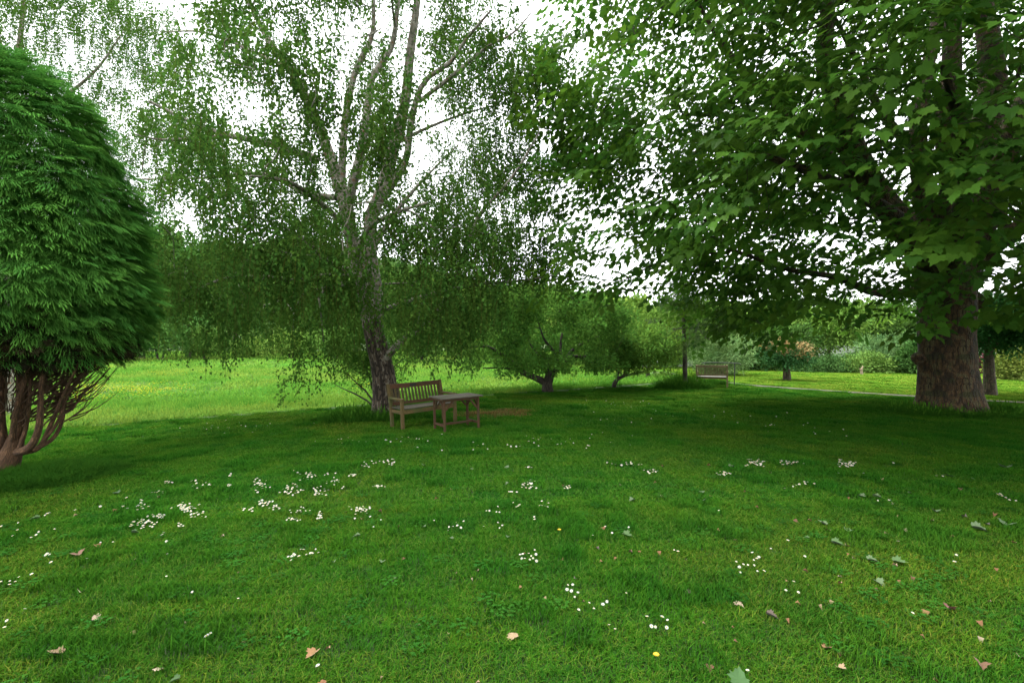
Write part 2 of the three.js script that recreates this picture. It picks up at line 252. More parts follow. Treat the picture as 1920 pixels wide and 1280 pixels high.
{ // meadow
  const tuft = bladePatch(21, 46, 0.19, 0.14, 0.42, 0.0042, 0.65, SHADES, 3, 9), r = rng(9), A = [];
  for (const [d0, d1, sp, wide, tall] of [[4, 22, 0.25, 1, 1], [22, 45, 0.5, 2, 1.1], [45, 110, 1.1, 4.2, 1.3]]) for (let D = d0; D < d1; D += sp) for (let x = -1.15 * D - 4; x < Math.min(14, 1.15 * D); x += sp) {
    const X = x + (r() - 0.5) * sp, Z = -(D + (r() - 0.5) * sp), m = inMeadow(X, Z); if (m < 0.1) continue;
    const n = fbm(X * 0.25, 5, Z * 0.25, 3), k = fbm(X * 0.9, 7, Z * 0.9, 2), mown = sstep(0.56, 0.62, fbm(X * 0.09 + 2, 3, Z * 0.2, 2));
    let c = mixc([0.10, 0.25, 0.034], [0.155, 0.275, 0.046], sstep(0.3, 0.7, n)); c = mixc(c, [0.06, 0.2, 0.025], sstep(0.6, 0.75, k) * 0.7);
    A.push({ m: new THREE.Matrix4().makeRotationY(r() * 6.28).scale(_s.set(wide, tall * lerp(0.55, 1.15, k) * lerp(1, 0.55, mown) * (0.45 + 0.55 * sstep(0, 2.5, m)) * (0.8 + 0.4 * r()), wide)).setPosition(X, H(X, Z), Z), c: tint(c, r, 0.13, 0.12) });
  }
  tag(instances('meadow_grass', tuft, tallMat, A, scene), 'tall bright green meadow grass beyond the lawn', 'grass', null, 'stuff');
  // buttercups
  const bp = [], bi = []; for (let i = 0; i < 7; i++) { const a = i * 2.4, q = 0.1 * Math.sqrt(i), x = Math.cos(a) * q, z = Math.sin(a) * q, s = bp.length / 3, y = 0.36 + 0.05 * Math.sin(i * 5); for (let k = 0; k < 6; k++) bp.push(x + Math.cos(k * 1.047) * 0.017, y + (k % 2) * 0.006, z + Math.sin(k * 1.047) * 0.017); bi.push(s, s + 2, s + 1, s, s + 3, s + 2, s, s + 4, s + 3, s, s + 5, s + 4); }
  const Bc = [];
  for (const [cx, cy, sx, sy, n] of [[250, 730, 120, 14, 110], [150, 745, 60, 12, 40], [330, 700, 60, 6, 20], [700, 720, 60, 12, 26], [200, 690, 50, 5, 12], [1090, 715, 60, 5, 10]]) for (let i = 0; i < n; i++) { const p = G(cx + (r() + r() - 1) * sx, cy + (r() + r() - 1) * sy, 0.3); if (inMeadow(p.x, p.z) < 0.4) continue; Bc.push({ m: new THREE.Matrix4().makeRotationY(r() * 6.28).scale(_s.set(1.3, 0.9 + 0.4 * r(), 1.3)).setPosition(p), c: tint([0.75, 0.55, 0.02], r, 0.1) }); }
  tag(instances('buttercups', geoFrom(bp, bi, new Array(bp.length).fill(1)), tallMat, Bc, scene), 'yellow buttercups scattered through the meadow grass', 'flowers', null, 'stuff');
}
const longGeo = bladePatch(31, 60, 0.16, 0.12, 0.34, 0.0032, 0.9, SHADES, 3, 2);
const fineGeo = bladePatch(32, 110, 0.16, 0.08, 0.34, 0.002, 1.1, SHADES, 3, 0);
const LONG = [0.04, 0.125, 0.014];
function longGrass(label, cx, cz, rx, rz, n, tall, hole = 0, seed = 1, geo = longGeo) {
  const r = rng(seed), A = [];
  for (let i = 0; i < n; i++) { const a = r() * 6.28, q = Math.sqrt(r()), x = cx + Math.cos(a) * q * rx, z = cz + Math.sin(a) * q * rz; if (Math.hypot(x - cx, z - cz) < hole) continue; A.push({ m: new THREE.Matrix4().makeRotationY(r() * 6.28).scale(_s.set(1, tall * (1.15 - 0.6 * q * q) * (0.65 + 0.7 * r()), 1)).setPosition(x, H(x, z), z), c: tint(LONG, r, 0.25, 0.12) }); }
  tag(instances('long_grass', geo, tallMat, A, scene), label, 'grass', null, 'stuff');
}

// ------------------------------------------------------------------ leaf shapes (+z towards the tip, +y the upper face)
function lobedLeaf(w, droop = 0.12, fold = 0.12, lobes = null) {
  // five pointed lobes with small teeth, stalk at the origin
  const half = lobes ?? [[0.02, -0.02], [0.16, -0.10], [0.34, -0.05], [0.30, 0.08], [0.50, 0.20], [0.37, 0.30], [0.42, 0.42], [0.26, 0.40], [0.21, 0.52], [0.20, 0.66], [0.09, 0.70], [0, 0.92]];
  const out = [...half, ...half.slice(0, -1).reverse().map(([a, b]) => [-a, b])], pos = [], idx = [];
  const put = (a, b) => pos.push(a * w, (fold * Math.abs(a) * 1.2 - droop * (a * a * 1.8 + b * b * 0.9) + 0.02 * Math.sin(a * 19 + b * 13)) * w, b * w);
  put(0, 0.26); out.forEach(([a, b]) => put(a, b));
  for (let i = 1; i <= out.length; i++) idx.push(0, i, i % out.length + 1);
  return geoFrom(pos, idx, new Array(pos.length).fill(1));
}
function ovalLeaf(l, w, curl = 0.15) {
  const pos = [0, 0, 0, w * 0.5, curl * w, l * 0.38, 0, -0.02 * l, l * 0.4, -w * 0.5, curl * w, l * 0.38, 0, -curl * l * 0.6, l];
  return geoFrom(pos, [0, 2, 1, 0, 3, 2, 1, 2, 4, 2, 3, 4], new Array(15).fill(1));
}
const flatLeaf = (l, w) => geoFrom([0, 0, 0, w * 0.5, 0.1 * w, l * 0.4, -w * 0.5, 0.1 * w, l * 0.4, 0, -0.06 * l, l], [0, 2, 1, 1, 2, 3], new Array(12).fill(1));
const xf = (g, p, dir, spin, s = 1, up = 0) => { const c = g.clone(); c.applyMatrix4(place(p, dir, spin, s)); return c; };
function colored(g, c) { const n = g.attributes.position.count, a = new Float32Array(n * 3); for (let i = 0; i < n; i++) a.set(c, i * 3); g.setAttribute('color', new THREE.BufferAttribute(a, 3)); return g; }
// a ball of loose leaves for bushes and far crowns
function leafClump(seed, n, rad, l, w, flat = 0.7) {
  const r = rng(seed), gs = [];
  for (let i = 0; i < n; i++) {
    const d = V(r() - 0.5, r() - 0.5, r() - 0.5).normalize(), q = rad * Math.cbrt(r()), p = V(d.x * q, d.y * q * flat, d.z * q), k = 0.78 + 0.44 * r();
    gs.push(colored(xf(ovalLeaf(l * (0.7 + 0.6 * r()), w, 0.1), p, V(d.x + (r() - 0.5), d.y * 0.6 - 0.15 + (r() - 0.5) * 0.6, d.z + (r() - 0.5)), (r() - 0.5) * 1.6), [k, k, k]));
  }
  return mergeGeometries(gs);
}
const CL = { fine: leafClump(1, 54, 0.5, 0.12, 0.07), mid: leafClump(2, 48, 0.55, 0.19, 0.11), big: leafClump(3, 46, 0.6, 0.27, 0.17), long: leafClump(4, 48, 0.5, 0.2, 0.045) };
const foliageMat = turfMat;

// ------------------------------------------------------------------ generic background trees and bushes: base, height, lobed crown of leaf clumps
function leafyPlant(o) {
  const { name, label, category, group, x, D, h, rx, ry = h * 0.42, rz = rx, col, seed = 1, clump = 'mid', scale = 1, n = 240, trunk = 0.14, stems = 1, crownY = h - ry, lobes = 11, bare = 0.3, tips = null } = o;
  const r = rng(seed * 7919 + 13), z = -D, y = H(x, z), t = thing(name, label, category, V(x, y, z), 0, group);
  const bark = o.bark ?? darkBark;
  for (let s = 0; s < stems; s++) { // trunk(s)
    const a = r() * 6.28, lean = stems > 1 ? rx * 0.35 : rx * 0.05, top = V(Math.cos(a) * lean, crownY + ry * 0.45, Math.sin(a) * lean * rz / rx);
    part(stems > 1 ? 'stem' : 'trunk', limb([V(Math.cos(a) * lean * 0.15, -0.12, Math.sin(a) * lean * 0.15), V(top.x * 0.4 + (r() - 0.5) * 0.1, top.y * 0.45, top.z * 0.4), top], [trunk * 1.25, trunk * 0.85, trunk * 0.25], 7, { n: 6, lump: 0.12 }).geo, bark, t);
  }
  const L = [];
  for (let k = 0; k < lobes; k++) { const a = k * 2.399 + r(), v = k === 0 ? 0.75 : lerp(-0.75, 0.8, (k + r() * 0.6) / lobes), q = Math.sqrt(Math.max(0, 1 - v * v)) * (0.42 + 0.25 * r()); L.push([Math.cos(a) * q * rx, crownY + v * ry * 0.66, Math.sin(a) * q * rz, (0.4 + 0.22 * r())]); }
  for (let k = 0; k < Math.min(lobes, o.limbs ?? 6); k++) part('branch', limb([V(0, Math.max(0.15, crownY - ry * 0.75), 0), V(L[k][0] * 0.45, lerp(crownY - ry * 0.5, L[k][1], 0.5), L[k][2] * 0.45), V(L[k][0], L[k][1], L[k][2])], [trunk * 0.55, trunk * 0.35, trunk * 0.12], 5, { n: 5 }).geo, bark, t);
  const A = [];
  for (let i = 0; i < n; i++) {
    const l = L[Math.floor(r() * lobes)], d = V(r() - 0.5, r() - 0.42, r() - 0.5).normalize(), q = Math.pow(r(), 0.35);
    const p = V(l[0] + d.x * l[3] * rx * q, l[1] + d.y * l[3] * ry * q, l[2] + d.z * l[3] * rz * q);
    if (p.y < 0.1) p.y = 0.1 + 0.3 * r();
    const c0 = col.map((v) => v * (o.lift ?? 1.3)), c = tips && d.y > 0.0 && p.y > crownY + ry * 0.05 && r() < 0.75 ? tips : c0;
    A.push({ m: place(p, d, r() * 6.28, scale * (0.7 + 0.6 * r())), c: tint(c, r, 0.22, 0.14) });
  }
  instances('crown', CL[clump], foliageMat, A, t);
  return t;
}

// ------------------------------------------------------------------ large trees: limbs traced, smaller branches grown to points of the crown
class Tree {
  constructor(t, base, bark, seed) { this.t = t; this.base = base; this.bark = bark; this.r = rng(seed); this.nodes = []; this.twigs = []; }
  limb(name, pts, radii, seg = 8, opt = {}) {
    const l = limb(pts.map((p) => p.clone().sub(this.base)), radii, seg, opt);
    l.P.forEach((p, i) => { if (i > (opt.skip ?? 0)) this.nodes.push({ p: p.clone().add(this.base), r: l.R[i] }); });
    return part(name, l.geo, opt.bark ?? this.bark, this.t);
  }
  grow(target, r1, bow, opt = {}) { // a branch from the nearest limb to the target
    let best = null, bd = 1e9; const ax = this.base.x, az = this.base.z, rt = Math.hypot(target.x - ax, target.z - az);
    for (const n of this.nodes) { const rn = Math.hypot(n.p.x - ax, n.p.z - az), d = n.p.distanceTo(target) + Math.max(0, rn - rt) * 1.6 + (opt.up ? Math.max(0, n.p.y - target.y) * opt.up : 0); if (d < bd) { bd = d; best = n; } }
    const d = target.clone().sub(best.p), len = d.length(); if (len < 0.05) return null;
    const r = this.r, j = () => (r() - 0.5) * len * 0.16, p0 = best.p, r0 = Math.min(best.r * 0.62, r1 + len * (opt.taper ?? 0.012));
    const a = p0.clone().addScaledVector(d, 0.33).add(V(j(), bow * len + j(), j())), b = p0.clone().addScaledVector(d, 0.7).add(V(j(), bow * len * 0.8 + j(), j()));
    const l = limb([p0, a, b, target].map((p) => p.clone().sub(this.base)), [r0, (r0 + r1) / 2, r1], opt.seg ?? 5, { n: opt.n ?? 7, lump: 0.05 });
    l.P.forEach((p, i) => { if (i) this.nodes.push({ p: p.clone().add(this.base), r: l.R[i] }); });
    if (opt.name) part(opt.name, l.geo, this.bark, this.t); else this.twigs.push(l.geo);
    return l;
  }
  finish() { if (this.twigs.length) tag(part('twigs', mergeGeometries(this.twigs), this.bark, this.t), null, null, null, 'stuff'); }
  local(list) { const o = new THREE.Matrix4().makeTranslation(-this.base.x, -this.base.y, -this.base.z); list.forEach((e) => e.m.premultiply(o)); return list; }
}
const path = (D0, ...p) => p.map(([x, y, D]) => px(x, y, D ?? D0));
const tubeR = (a, b, n) => Array.from({ length: n }, (_, i) => lerp(a, b, i / (n - 1)));

// ---- old plane tree on the right
const planeBase = G(1781, 770);
{
  const base = planeBase, D = -base.z, t = thing('plane_tree', 'huge old broad-leaved tree with a massive brown trunk and lobed leaves', 'tree', base), T = new Tree(t, base, planeBark, 101), r = T.r;
  T.limb('trunk', [base.clone().add(V(0, -0.25, 0)), base.clone().add(V(-0.02, 0.45, 0)), px(1776, 690, D), px(1774, 610, D), px(1776, 545, D), px(1786, 495, D), px(1790, 455, D), px(1792, 415, D)], [0.78, 0.62, 0.575, 0.56, 0.57, 0.62, 0.66, 0.3], 40, { n: 50, lump: 0.045, freq: 2.2, tile: 0.9, skip: 34, shape: (q, g, len) => 0.17 * Math.max(0, 1 - len / 1.1) ** 2 * (Math.sin(g * 5 + 1) + 0.6 * Math.sin(g * 3)) + 0.03 * Math.sin(g * 7 + len * 0.6) + 0.035 * Math.exp(-(((len - 1.5) / 0.12) ** 2)) + 0.03 * Math.exp(-(((len - 2.3) / 0.15) ** 2)) });
  // burrs on the bole
  for (const [x, y, s] of [[1722, 672, 0.14], [1834, 565, 0.16], [1728, 536, 0.18]]) { const g = new THREE.IcosahedronGeometry(s, 3), a = g.attributes.position; for (let i = 0; i < a.count; i++) { const k = 0.75 + 0.5 * noise3(a.getX(i) * 12, a.getY(i) * 12, a.getZ(i) * 12); a.setXYZ(i, a.getX(i) * k, a.getY(i) * k * 1.2, a.getZ(i) * k); } g.computeVertexNormals(); const p = px(x, y, D).sub(base); g.translate(p.x, p.y, p.z); part('burr', g, planeBark, t); }
  const o = { tile: 0.9, lump: 0.06 };
  T.limb('limb', [...path(0, [1752, 500, D], [1700, 430, D - 0.5], [1628, 334, D - 1.2], [1585, 240, D - 1.6], [1563, 175, D - 1.8], [1547, 120, D - 1.9], [1552, 0, D - 2.0]), px(1530, -190, D - 2.2), px(1500, -420, D - 2.4)], tubeR(0.344, 0.064, 8), 10, o);
  T.limb('limb', [...path(0, [1760, 490, D], [1741, 455, D], [1731, 349, D - 0.3], [1722, 262, D - 0.4], [1736, 145, D - 0.3], [1756, 48, D]), px(1760, -120, D + 0.3), px(1730, -420, D + 0.6)], tubeR(0.279, 0.064, 7), 9, o);
  T.limb('limb', [...path(0, [1782, 480, D - 0.3], [1790, 339, D - 0.7], [1775, 232, D - 0.9], [1785, 145, D - 1], [1786, 0, D - 1.1]), px(1800, -250, D - 1), px(1830, -520, D - 0.8)], tubeR(0.312, 0.080, 7), 10, o);
  T.limb('limb', [...path(0, [1800, 480, D], [1825, 380, D + 0.2], [1836, 291, D + 0.2], [1862, 175, D + 0.1], [1857, 97, D], [1843, 0, D - 0.1]), px(1850, -260, D), px(1900, -560, D + 0.2)], tubeR(0.451, 0.096, 7), 11, o);
  T.limb('limb', [...path(0, [1810, 480, D - 0.1], [1862, 350, D - 0.6], [1905, 232, D - 1], [1960, 120, D - 1.2], [2040, -60, D - 1.4]), px(2150, -350, D - 1.5)], tubeR(0.377, 0.080, 6), 10, o);
  T.limb('limb', path(0, [1815, 500, D], [1870, 455, D - 0.5], [1925, 420, D - 1.2], [2010, 370, D - 2], [2150, 280, D - 3]), tubeR(0.279, 0.064, 5), 9, o);
  T.limb('limb', path(0, [1745, 545, D], [1700, 548, D - 0.3], [1640, 548, D - 0.8], [1570, 520, D - 1.4], [1480, 505, D - 2], [1380, 470, D - 2.4]), tubeR(0.139, 0.032, 6), 8, o);
  T.limb('limb', path(0, [1770, 500, D - 0.4], [1720, 440, D - 1.6], [1640, 380, D - 3], [1540, 330, D - 4.2], [1430, 290, D - 5.3]), tubeR(0.205, 0.040, 5), 8, o);
  T.limb('limb', path(0, [1790, 500, D - 0.5], [1800, 430, D - 2], [1810, 330, D - 3.6], [1800, 230, D - 5], [1770, 120, D - 6.2]), tubeR(0.230, 0.040, 5), 8, o);
  T.limb('limb', path(0, [1765, 480, D + 0.3], [1700, 420, D + 1.6], [1600, 340, D + 3.2], [1500, 280, D + 5]), tubeR(0.246, 0.048, 4), 8, o);
  T.limb('limb', path(0, [1800, 480, D + 0.4], [1840, 400, D + 2], [1850, 300, D + 4], [1830, 220, D + 6]), tubeR(0.246, 0.048, 4), 8, o);
  T.limb('limb', path(0, [1660, 385, D - 0.8], [1560, 300, D - 0.9], [1460, 200, D - 1], [1360, 90, D - 1.2], [1300, -10, D - 1.4]), tubeR(0.164, 0.032, 5), 7, o);
  T.limb('limb', path(0, [1725, 290, D - 0.4], [1660, 220, D - 0.6], [1600, 100, D - 0.9], [1560, 20, D - 1]), tubeR(0.131, 0.032, 4), 7, o);
  T.limb('limb', path(0, [1600, 285, D - 1.4], [1500, 250, D - 1.6], [1400, 220, D - 1.8], [1280, 215, D - 2.2]), tubeR(0.123, 0.024, 4), 7, o);
  // crown: wide dome, nearly flat underneath, hanging low on the open side
  const prof = [[0.9, 0.72], [1.6, 0.86], [2.6, 0.95], [5, 1], [9, 1.05], [12, 0.95], [14.6, 0.6], [16.4, 0.15], [16.8, 0]];
  const inside = (p) => {
    const h = p.y - base.y; if (h < 1.1 || h > 16.6) return 2;
    let k = 0; while (prof[k + 1][0] < h) k++;
    const a = Math.atan2(p.z - base.z, p.x - base.x), R = 9.5 * lerp(prof[k][1], prof[k + 1][1], (h - prof[k][0]) / (prof[k + 1][0] - prof[k][0])) * (0.97 + 0.1 * Math.cos(a - 2.3) - 0.5 * Math.max(0, -Math.sin(a)) + 0.16 * (fbm(Math.cos(a) * 2 + 4, h * 0.35, Math.sin(a) * 2, 2) - 0.5));
    return Math.hypot(p.x - base.x, p.z - base.z) / R;
  };
  const pick = (lo, pw) => { for (;;) { const p = V(base.x + (r() - 0.5) * 24, base.y + 1 + r() * 15.7, base.z + (r() - 0.5) * 23), q = inside(p); if (q > 1 || q < lo || r() > Math.pow(q, pw)) continue; const hb = p.y - base.y, edge = 2.15 + 1.2 * (fbm(p.x * 0.5, 2, p.z * 0.5, 2) - 0.4) + 0.75 * sstep(5.5, 8, base.x - p.x); if (hb < edge || (q < 0.3 && hb < 3.4) || fbm(p.x * 0.5 + 30, p.y * 0.55, p.z * 0.5, 2) < 0.415) continue; return p; } };
  const far = (a, b) => a.distanceTo(px(1780, 480, D)) - b.distanceTo(px(1780, 480, D));
  for (const p of Array.from({ length: 120 }, () => pick(0.3, 0.6)).sort(far)) T.grow(p, 0.022, 0.05, { name: 'branch', taper: 0.016, seg: 6, up: 0.4 });
  const ends = [];
  for (const p of Array.from({ length: 2750 }, () => pick(0.3, 1.3)).sort(far)) { T.grow(p, 0.005, 0.03, { taper: 0.01, seg: 4, n: 4 }); ends.push(p); }
  T.finish();
  const leafA = lobedLeaf(0.2, 0.2, 0.2), leafB = lobedLeaf(0.17, 0.34, 0.3), spots = [];
  for (let i = 0; i < 7; i++) { const s = i % 2 ? 1 : -1, p = V(s * 0.05, -0.015 * i, 0.075 * i), d = V(s * (1 - i * 0.1), -0.32 - 0.07 * i, 0.45 + 0.14 * i); spots.push(place(p.addScaledVector(d.clone().normalize(), 0.06), d, s * 0.25, 0.72 + 0.3 * ((i * 0.37) % 1))); }
  const plain = [[0.05, -0.05], [0.30, -0.06], [0.27, 0.10], [0.50, 0.24], [0.30, 0.36], [0.22, 0.60], [0, 0.92]], farA = lobedLeaf(0.2, 0.12, 0.12, plain), farB = lobedLeaf(0.17, 0.22, 0.2, plain);
  const spray = mergeGeometries(spots.map((m, i) => { const k = 0.85 + 0.3 * ((i * 0.61) % 1); return colored((i % 2 ? farA : farB).clone().applyMatrix4(m), [k, k, k]); }));
  const S = [];
  for (const e of ends) for (let k = 0; k < 7; k++) {
    const p = e.clone().add(V((r() - 0.5) * 1.2, (r() - 0.5) * 0.8, (r() - 0.5) * 1.2)), out = V(p.x - base.x, 0, p.z - base.z).normalize();
    if (p.distanceTo(camera.position) < 4.6) continue;
    const d = V(out.x + (r() - 0.5) * 2.6, -0.15 + (r() - 0.5) * 0.9, out.z + (r() - 0.5) * 2.6);
    S.push({ p, m: place(p, d, (r() - 0.5) * 1.4, 0.74 + 0.44 * r()), c: tint([0.066, 0.158, 0.017], r, 0.32, 0.24) });
  }
  // the leaves that show largest are leaves of their own
  S.forEach((e) => { const q = e.p.clone().sub(camera.position), d = -q.z; e.d = d > 0.5 && Math.abs(q.x) < d * 1.07 && q.y < d * 0.7 ? q.length() : 99; });
  S.sort((a, b) => a.d - b.d);
  const mats = [0, 1, 2, 3].map((k) => leafMat(0.35, { color: tint([0.062, 0.15, 0.018], r, 0.25, 0.2), vertexColors: false, clearcoat: 0.15, clearcoatRoughness: 0.4 })), own = new THREE.Matrix4().makeTranslation(-base.x, -base.y, -base.z);
  let n = 0;
  for (const e of S.slice(0, 42)) spots.forEach((m, i) => { if (n++ >= 294) return; const l = part('leaf', i % 2 ? leafA : leafB, mats[Math.floor(r() * 4)], t); l.applyMatrix4(own.clone().multiply(e.m).multiply(m)); });
  joined('crown', spray, leafMat(0.5, { clearcoat: 0.15, clearcoatRoughness: 0.4 }), T.local(S.slice(42)), t);
}

// ---- birch behind the garden bench, and another behind the clipped conifer
const strand = (() => { // hanging twig with small leaves, 0.75 m
  const r = rng(55), gs = [], at = (t) => V(0, -0.72 * t * t - 0.06 * t, 0.3 * Math.sin(t * 1.4));
  const pos = [], idx = []; for (let i = 0; i <= 5; i++) { const p = at(i / 5); pos.push(p.x - 0.002, p.y, p.z, p.x + 0.002, p.y, p.z); if (i) idx.push(i * 2 - 2, i * 2 - 1, i * 2, i * 2 - 1, i * 2 + 1, i * 2); }
  gs.push(geoFrom(pos, idx, pos.map((_, i) => [1.3, 0.55, 0.9][i % 3])));
  for (let i = 0; i < 24; i++) { const t = 0.08 + 0.92 * i / 24, a = r() * 6.28, k = 0.75 + 0.5 * r(), p = at(t).add(V(Math.cos(a) * 0.035 * (1 + r()), (r() - 0.5) * 0.03, Math.sin(a) * 0.035 * (1 + r()))); gs.push(colored(xf(flatLeaf(0.062, 0.05), p, V(Math.cos(a), -0.9 - r(), Math.sin(a)), (r() - 0.5) * 2.4, 0.75 + 0.5 * r()), [k, k, k])); }
  return mergeGeometries(gs.map((g) => { g.deleteAttribute('uv'); return g; }));
})();
const birchBase = G(724, 781);
{
  const base = birchBase, D = -base.z, t = thing('birch_tree', 'tall birch with pale peeling bark and hanging leafy twigs behind the bench', 'tree', base), T = new Tree(t, base, birchPale, 202), r = T.r;
  T.limb('trunk', [base.clone().add(V(0, -0.2, 0)), px(722, 740, D), px(716, 690, D), px(704, 640, D), px(694, 600, D)], [0.42, 0.31, 0.275, 0.25, 0.22], 18, { bark: birchOld, n: 18, lump: 0.06, tile: 0.6, skip: 20, shape: (q, g, len) => 0.12 * Math.max(0, 1 - len / 0.5) * Math.sin(g * 4) }).userData.label = 'dark fissured lower trunk';
  const o = { tile: 0.6, lump: 0.06, skip: 2 };
  T.limb('limb', [...path(D, [696, 612], [684, 560], [672, 505], [664, 470], [654, 420], [646, 380], [630, 331], [603, 251], [572, 179], [540, 125], [509, 85], [478, 27]), px(440, -60, D), px(400, -220, D)], [0.225, 0.2, 0.185, 0.18, 0.175, 0.165, 0.15, 0.13, 0.11, 0.095, 0.08, 0.065, 0.05, 0.02], 11, o);
  T.limb('limb', [...path(0, [650, 405, D], [660, 350, D - 0.2], [675, 291, D - 0.3], [688, 210, D - 0.4], [697, 148, D - 0.4], [733, 90, D - 0.3], [744, 27, D - 0.3]), px(750, -90, D - 0.2), px(760, -260, D)], tubeR(0.13, 0.03, 7), 8, o);
  T.limb('limb', [...path(0, [640, 350, D], [646, 233, D - 0.2], [666, 134, D - 0.2], [697, 67, D], [700, 0, D]), px(690, -160, D + 0.2)], tubeR(0.1, 0.03, 6), 8, o);
  T.limb('limb', [...path(0, [702, 640, D], [705, 560, D + 0.35], [693, 470, D + 0.5], [697, 403, D + 0.5], [715, 358, D + 0.5], [737, 278, D + 0.45], [758, 197, D + 0.4], [769, 98, D + 0.3], [782, 0, D + 0.2]), px(790, -140, D + 0.1), px(800, -330, D)], [0.2, 0.19, 0.185, 0.18, 0.165, 0.15, 0.135, 0.11, 0.09, 0.06, 0.03], 11, o);
  T.limb('limb', path(0, [722, 362, D + 0.5], [760, 304, D + 0.4], [771, 224, D + 0.2], [796, 152, D], [845, 116, D - 0.3], [872, 76, D - 0.5], [920, 20, D - 0.8]), tubeR(0.11, 0.025, 7), 8, o);
  T.limb('limb', path(0, [786, 190, D], [863, 130, D - 0.2], [917, 85, D - 0.3], [961, 63, D - 0.4], [997, 22, D - 0.5]), tubeR(0.06, 0.015, 5), 6, o);
  T.limb('limb', path(0, [599, 300, D], [531, 278, D - 0.4], [482, 264, D - 0.7], [415, 251, D - 1], [348, 224, D - 1.4], [280, 190, D - 1.8]), tubeR(0.115, 0.03, 6), 8, o);
  T.limb('limb', path(0, [430, 256, D - 0.95], [348, 260, D - 1], [300, 262, D - 1.2], [249, 251, D - 1.4]), tubeR(0.06, 0.015, 4), 6, o);
  T.limb('limb', path(0, [630, 370, D], [572, 363, D + 0.3], [531, 340, D + 0.5], [487, 325, D + 0.7], [415, 331, D + 1], [370, 334, D + 1.2], [245, 336, D + 1.6]), tubeR(0.085, 0.02, 7), 7, o);
  T.limb('limb', path(0, [655, 506, D], [630, 500, D - 0.2], [605, 484, D - 0.4], [580, 456, D - 0.6], [549, 435, D - 0.9], [503, 414, D - 1.2], [454, 403, D - 1.5]), tubeR(0.07, 0.018, 7), 7, o);
  T.limb('limb', path(0, [672, 516, D], [616, 516, D - 0.3], [545, 528, D - 0.7], [521, 521, D - 0.9], [426, 521, D - 1.3], [384, 537, D - 1.5], [341, 565, D - 1.7]), tubeR(0.08, 0.02, 7), 7, o);
  T.limb('limb', path(0, [676, 532, D], [620, 538, D + 0.2], [570, 550, D + 0.4], [552, 590, D + 0.5], [550, 620, D + 0.5]), tubeR(0.05, 0.014, 5), 6, o);
  T.limb('limb', path(0, [676, 535, D - 0.1], [640, 530, D - 0.5], [600, 550, D - 0.8], [602, 590, D - 0.9], [606, 640, D - 0.9]), tubeR(0.04, 0.012, 5), 6, o);
  T.limb('limb', path(0, [716, 680, D - 0.1], [749, 643, D - 0.2], [812, 597, D - 0.5], [850, 530, D - 0.7], [880, 450, D - 0.8], [899, 403, D - 0.9], [961, 331, D - 1.1], [1010, 250, D - 1.2]), tubeR(0.095, 0.02, 8), 8, o);
  T.limb('limb', path(0, [690, 590, D], [780, 560, D - 0.4], [854, 541, D - 0.7], [912, 531, D - 0.9], [985, 525, D - 1.1], [1049, 514, D - 1.3]), tubeR(0.07, 0.015, 6), 7, o);
  T.limb('limb', path(0, [668, 480, D - 0.1], [690, 430, D - 1.2], [740, 400, D - 2.2], [800, 380, D - 3]), tubeR(0.08, 0.02, 4), 7, o);
  T.limb('limb', path(0, [655, 430, D - 0.1], [600, 380, D - 1.4], [540, 340, D - 2.6], [470, 330, D - 3.6]), tubeR(0.08, 0.02, 4), 7, o);
  T.limb('limb', path(0, [690, 480, D + 0.5], [740, 400, D + 1.6], [800, 330, D + 2.8], [860, 270, D + 4]), tubeR(0.09, 0.02, 4), 7, o);
  T.limb('limb', path(0, [740, 270, D + 0.4], [800, 240, D + 0.8], [880, 210, D + 1.2], [960, 190, D + 1.6]), tubeR(0.06, 0.015, 4), 6, o);
  T.limb('limb', path(0, [545, 130, D], [470, 95, D + 0.2], [380, 60, D + 0.4], [300, 60, D + 0.6]), tubeR(0.06, 0.015, 4), 6, o);
  const cx = base.x + 0.3, prof = [[1.1, 0.7], [2.2, 0.85], [4.5, 1], [7, 0.97], [10, 0.84], [13, 0.55], [15.5, 0.1], [16, 0]];
  const inside = (p) => {
    const h = p.y - base.y; if (h < 1.2 || h > 15.5) return 2; let k = 0; while (prof[k + 1][0] < h) k++;
    const a = Math.atan2(p.z - base.z, p.x - cx), R = lerp(prof[k][1], prof[k + 1][1], (h - prof[k][0]) / (prof[k + 1][0] - prof[k][0])) * (5.1 + 1.3 * Math.max(0, -Math.cos(a)) * (h > 3 ? 1 : 0.6) - (h > 6 ? 0.1 : 0.8) * Math.max(0, Math.cos(a)) - 1.4 * Math.max(0, Math.sin(a)) - 0.6 * Math.max(0, -Math.sin(a)) + 1.3 * (fbm(Math.cos(a) * 2, h * 0.4, Math.sin(a) * 2 + 3, 2) - 0.5));
    return Math.hypot(p.x - cx, p.z - base.z) / R;
  };
  const gap = (p) => fbm(p.x * 0.7 + 20, p.y * 0.6, p.z * 0.7, 2);
  const pick = (lo, pw) => { for (;;) { const p = V(cx + (r() - 0.5) * 14, base.y + 1 + r() * 14.5, base.z + (r() - 0.5) * 12), q = inside(p); if (q > 1 || q < lo || r() > Math.pow(q, pw) || gap(p) < 0.485) continue; const hb = p.y - base.y; if (q < 0.5 && hb < 3.2 || hb < 2.7 + 2.6 * (fbm(p.x * 0.8 + 7, 1, p.z * 0.8, 2) - 0.45)) continue; return p; } };
  const c0 = px(670, 430, D), far = (a, b) => a.distanceTo(c0) - b.distanceTo(c0);
  for (const p of Array.from({ length: 110 }, () => pick(0.2, 0.5)).sort(far)) T.grow(p, 0.012, 0.08, { name: 'branch', taper: 0.011, seg: 5, up: 0.2 });
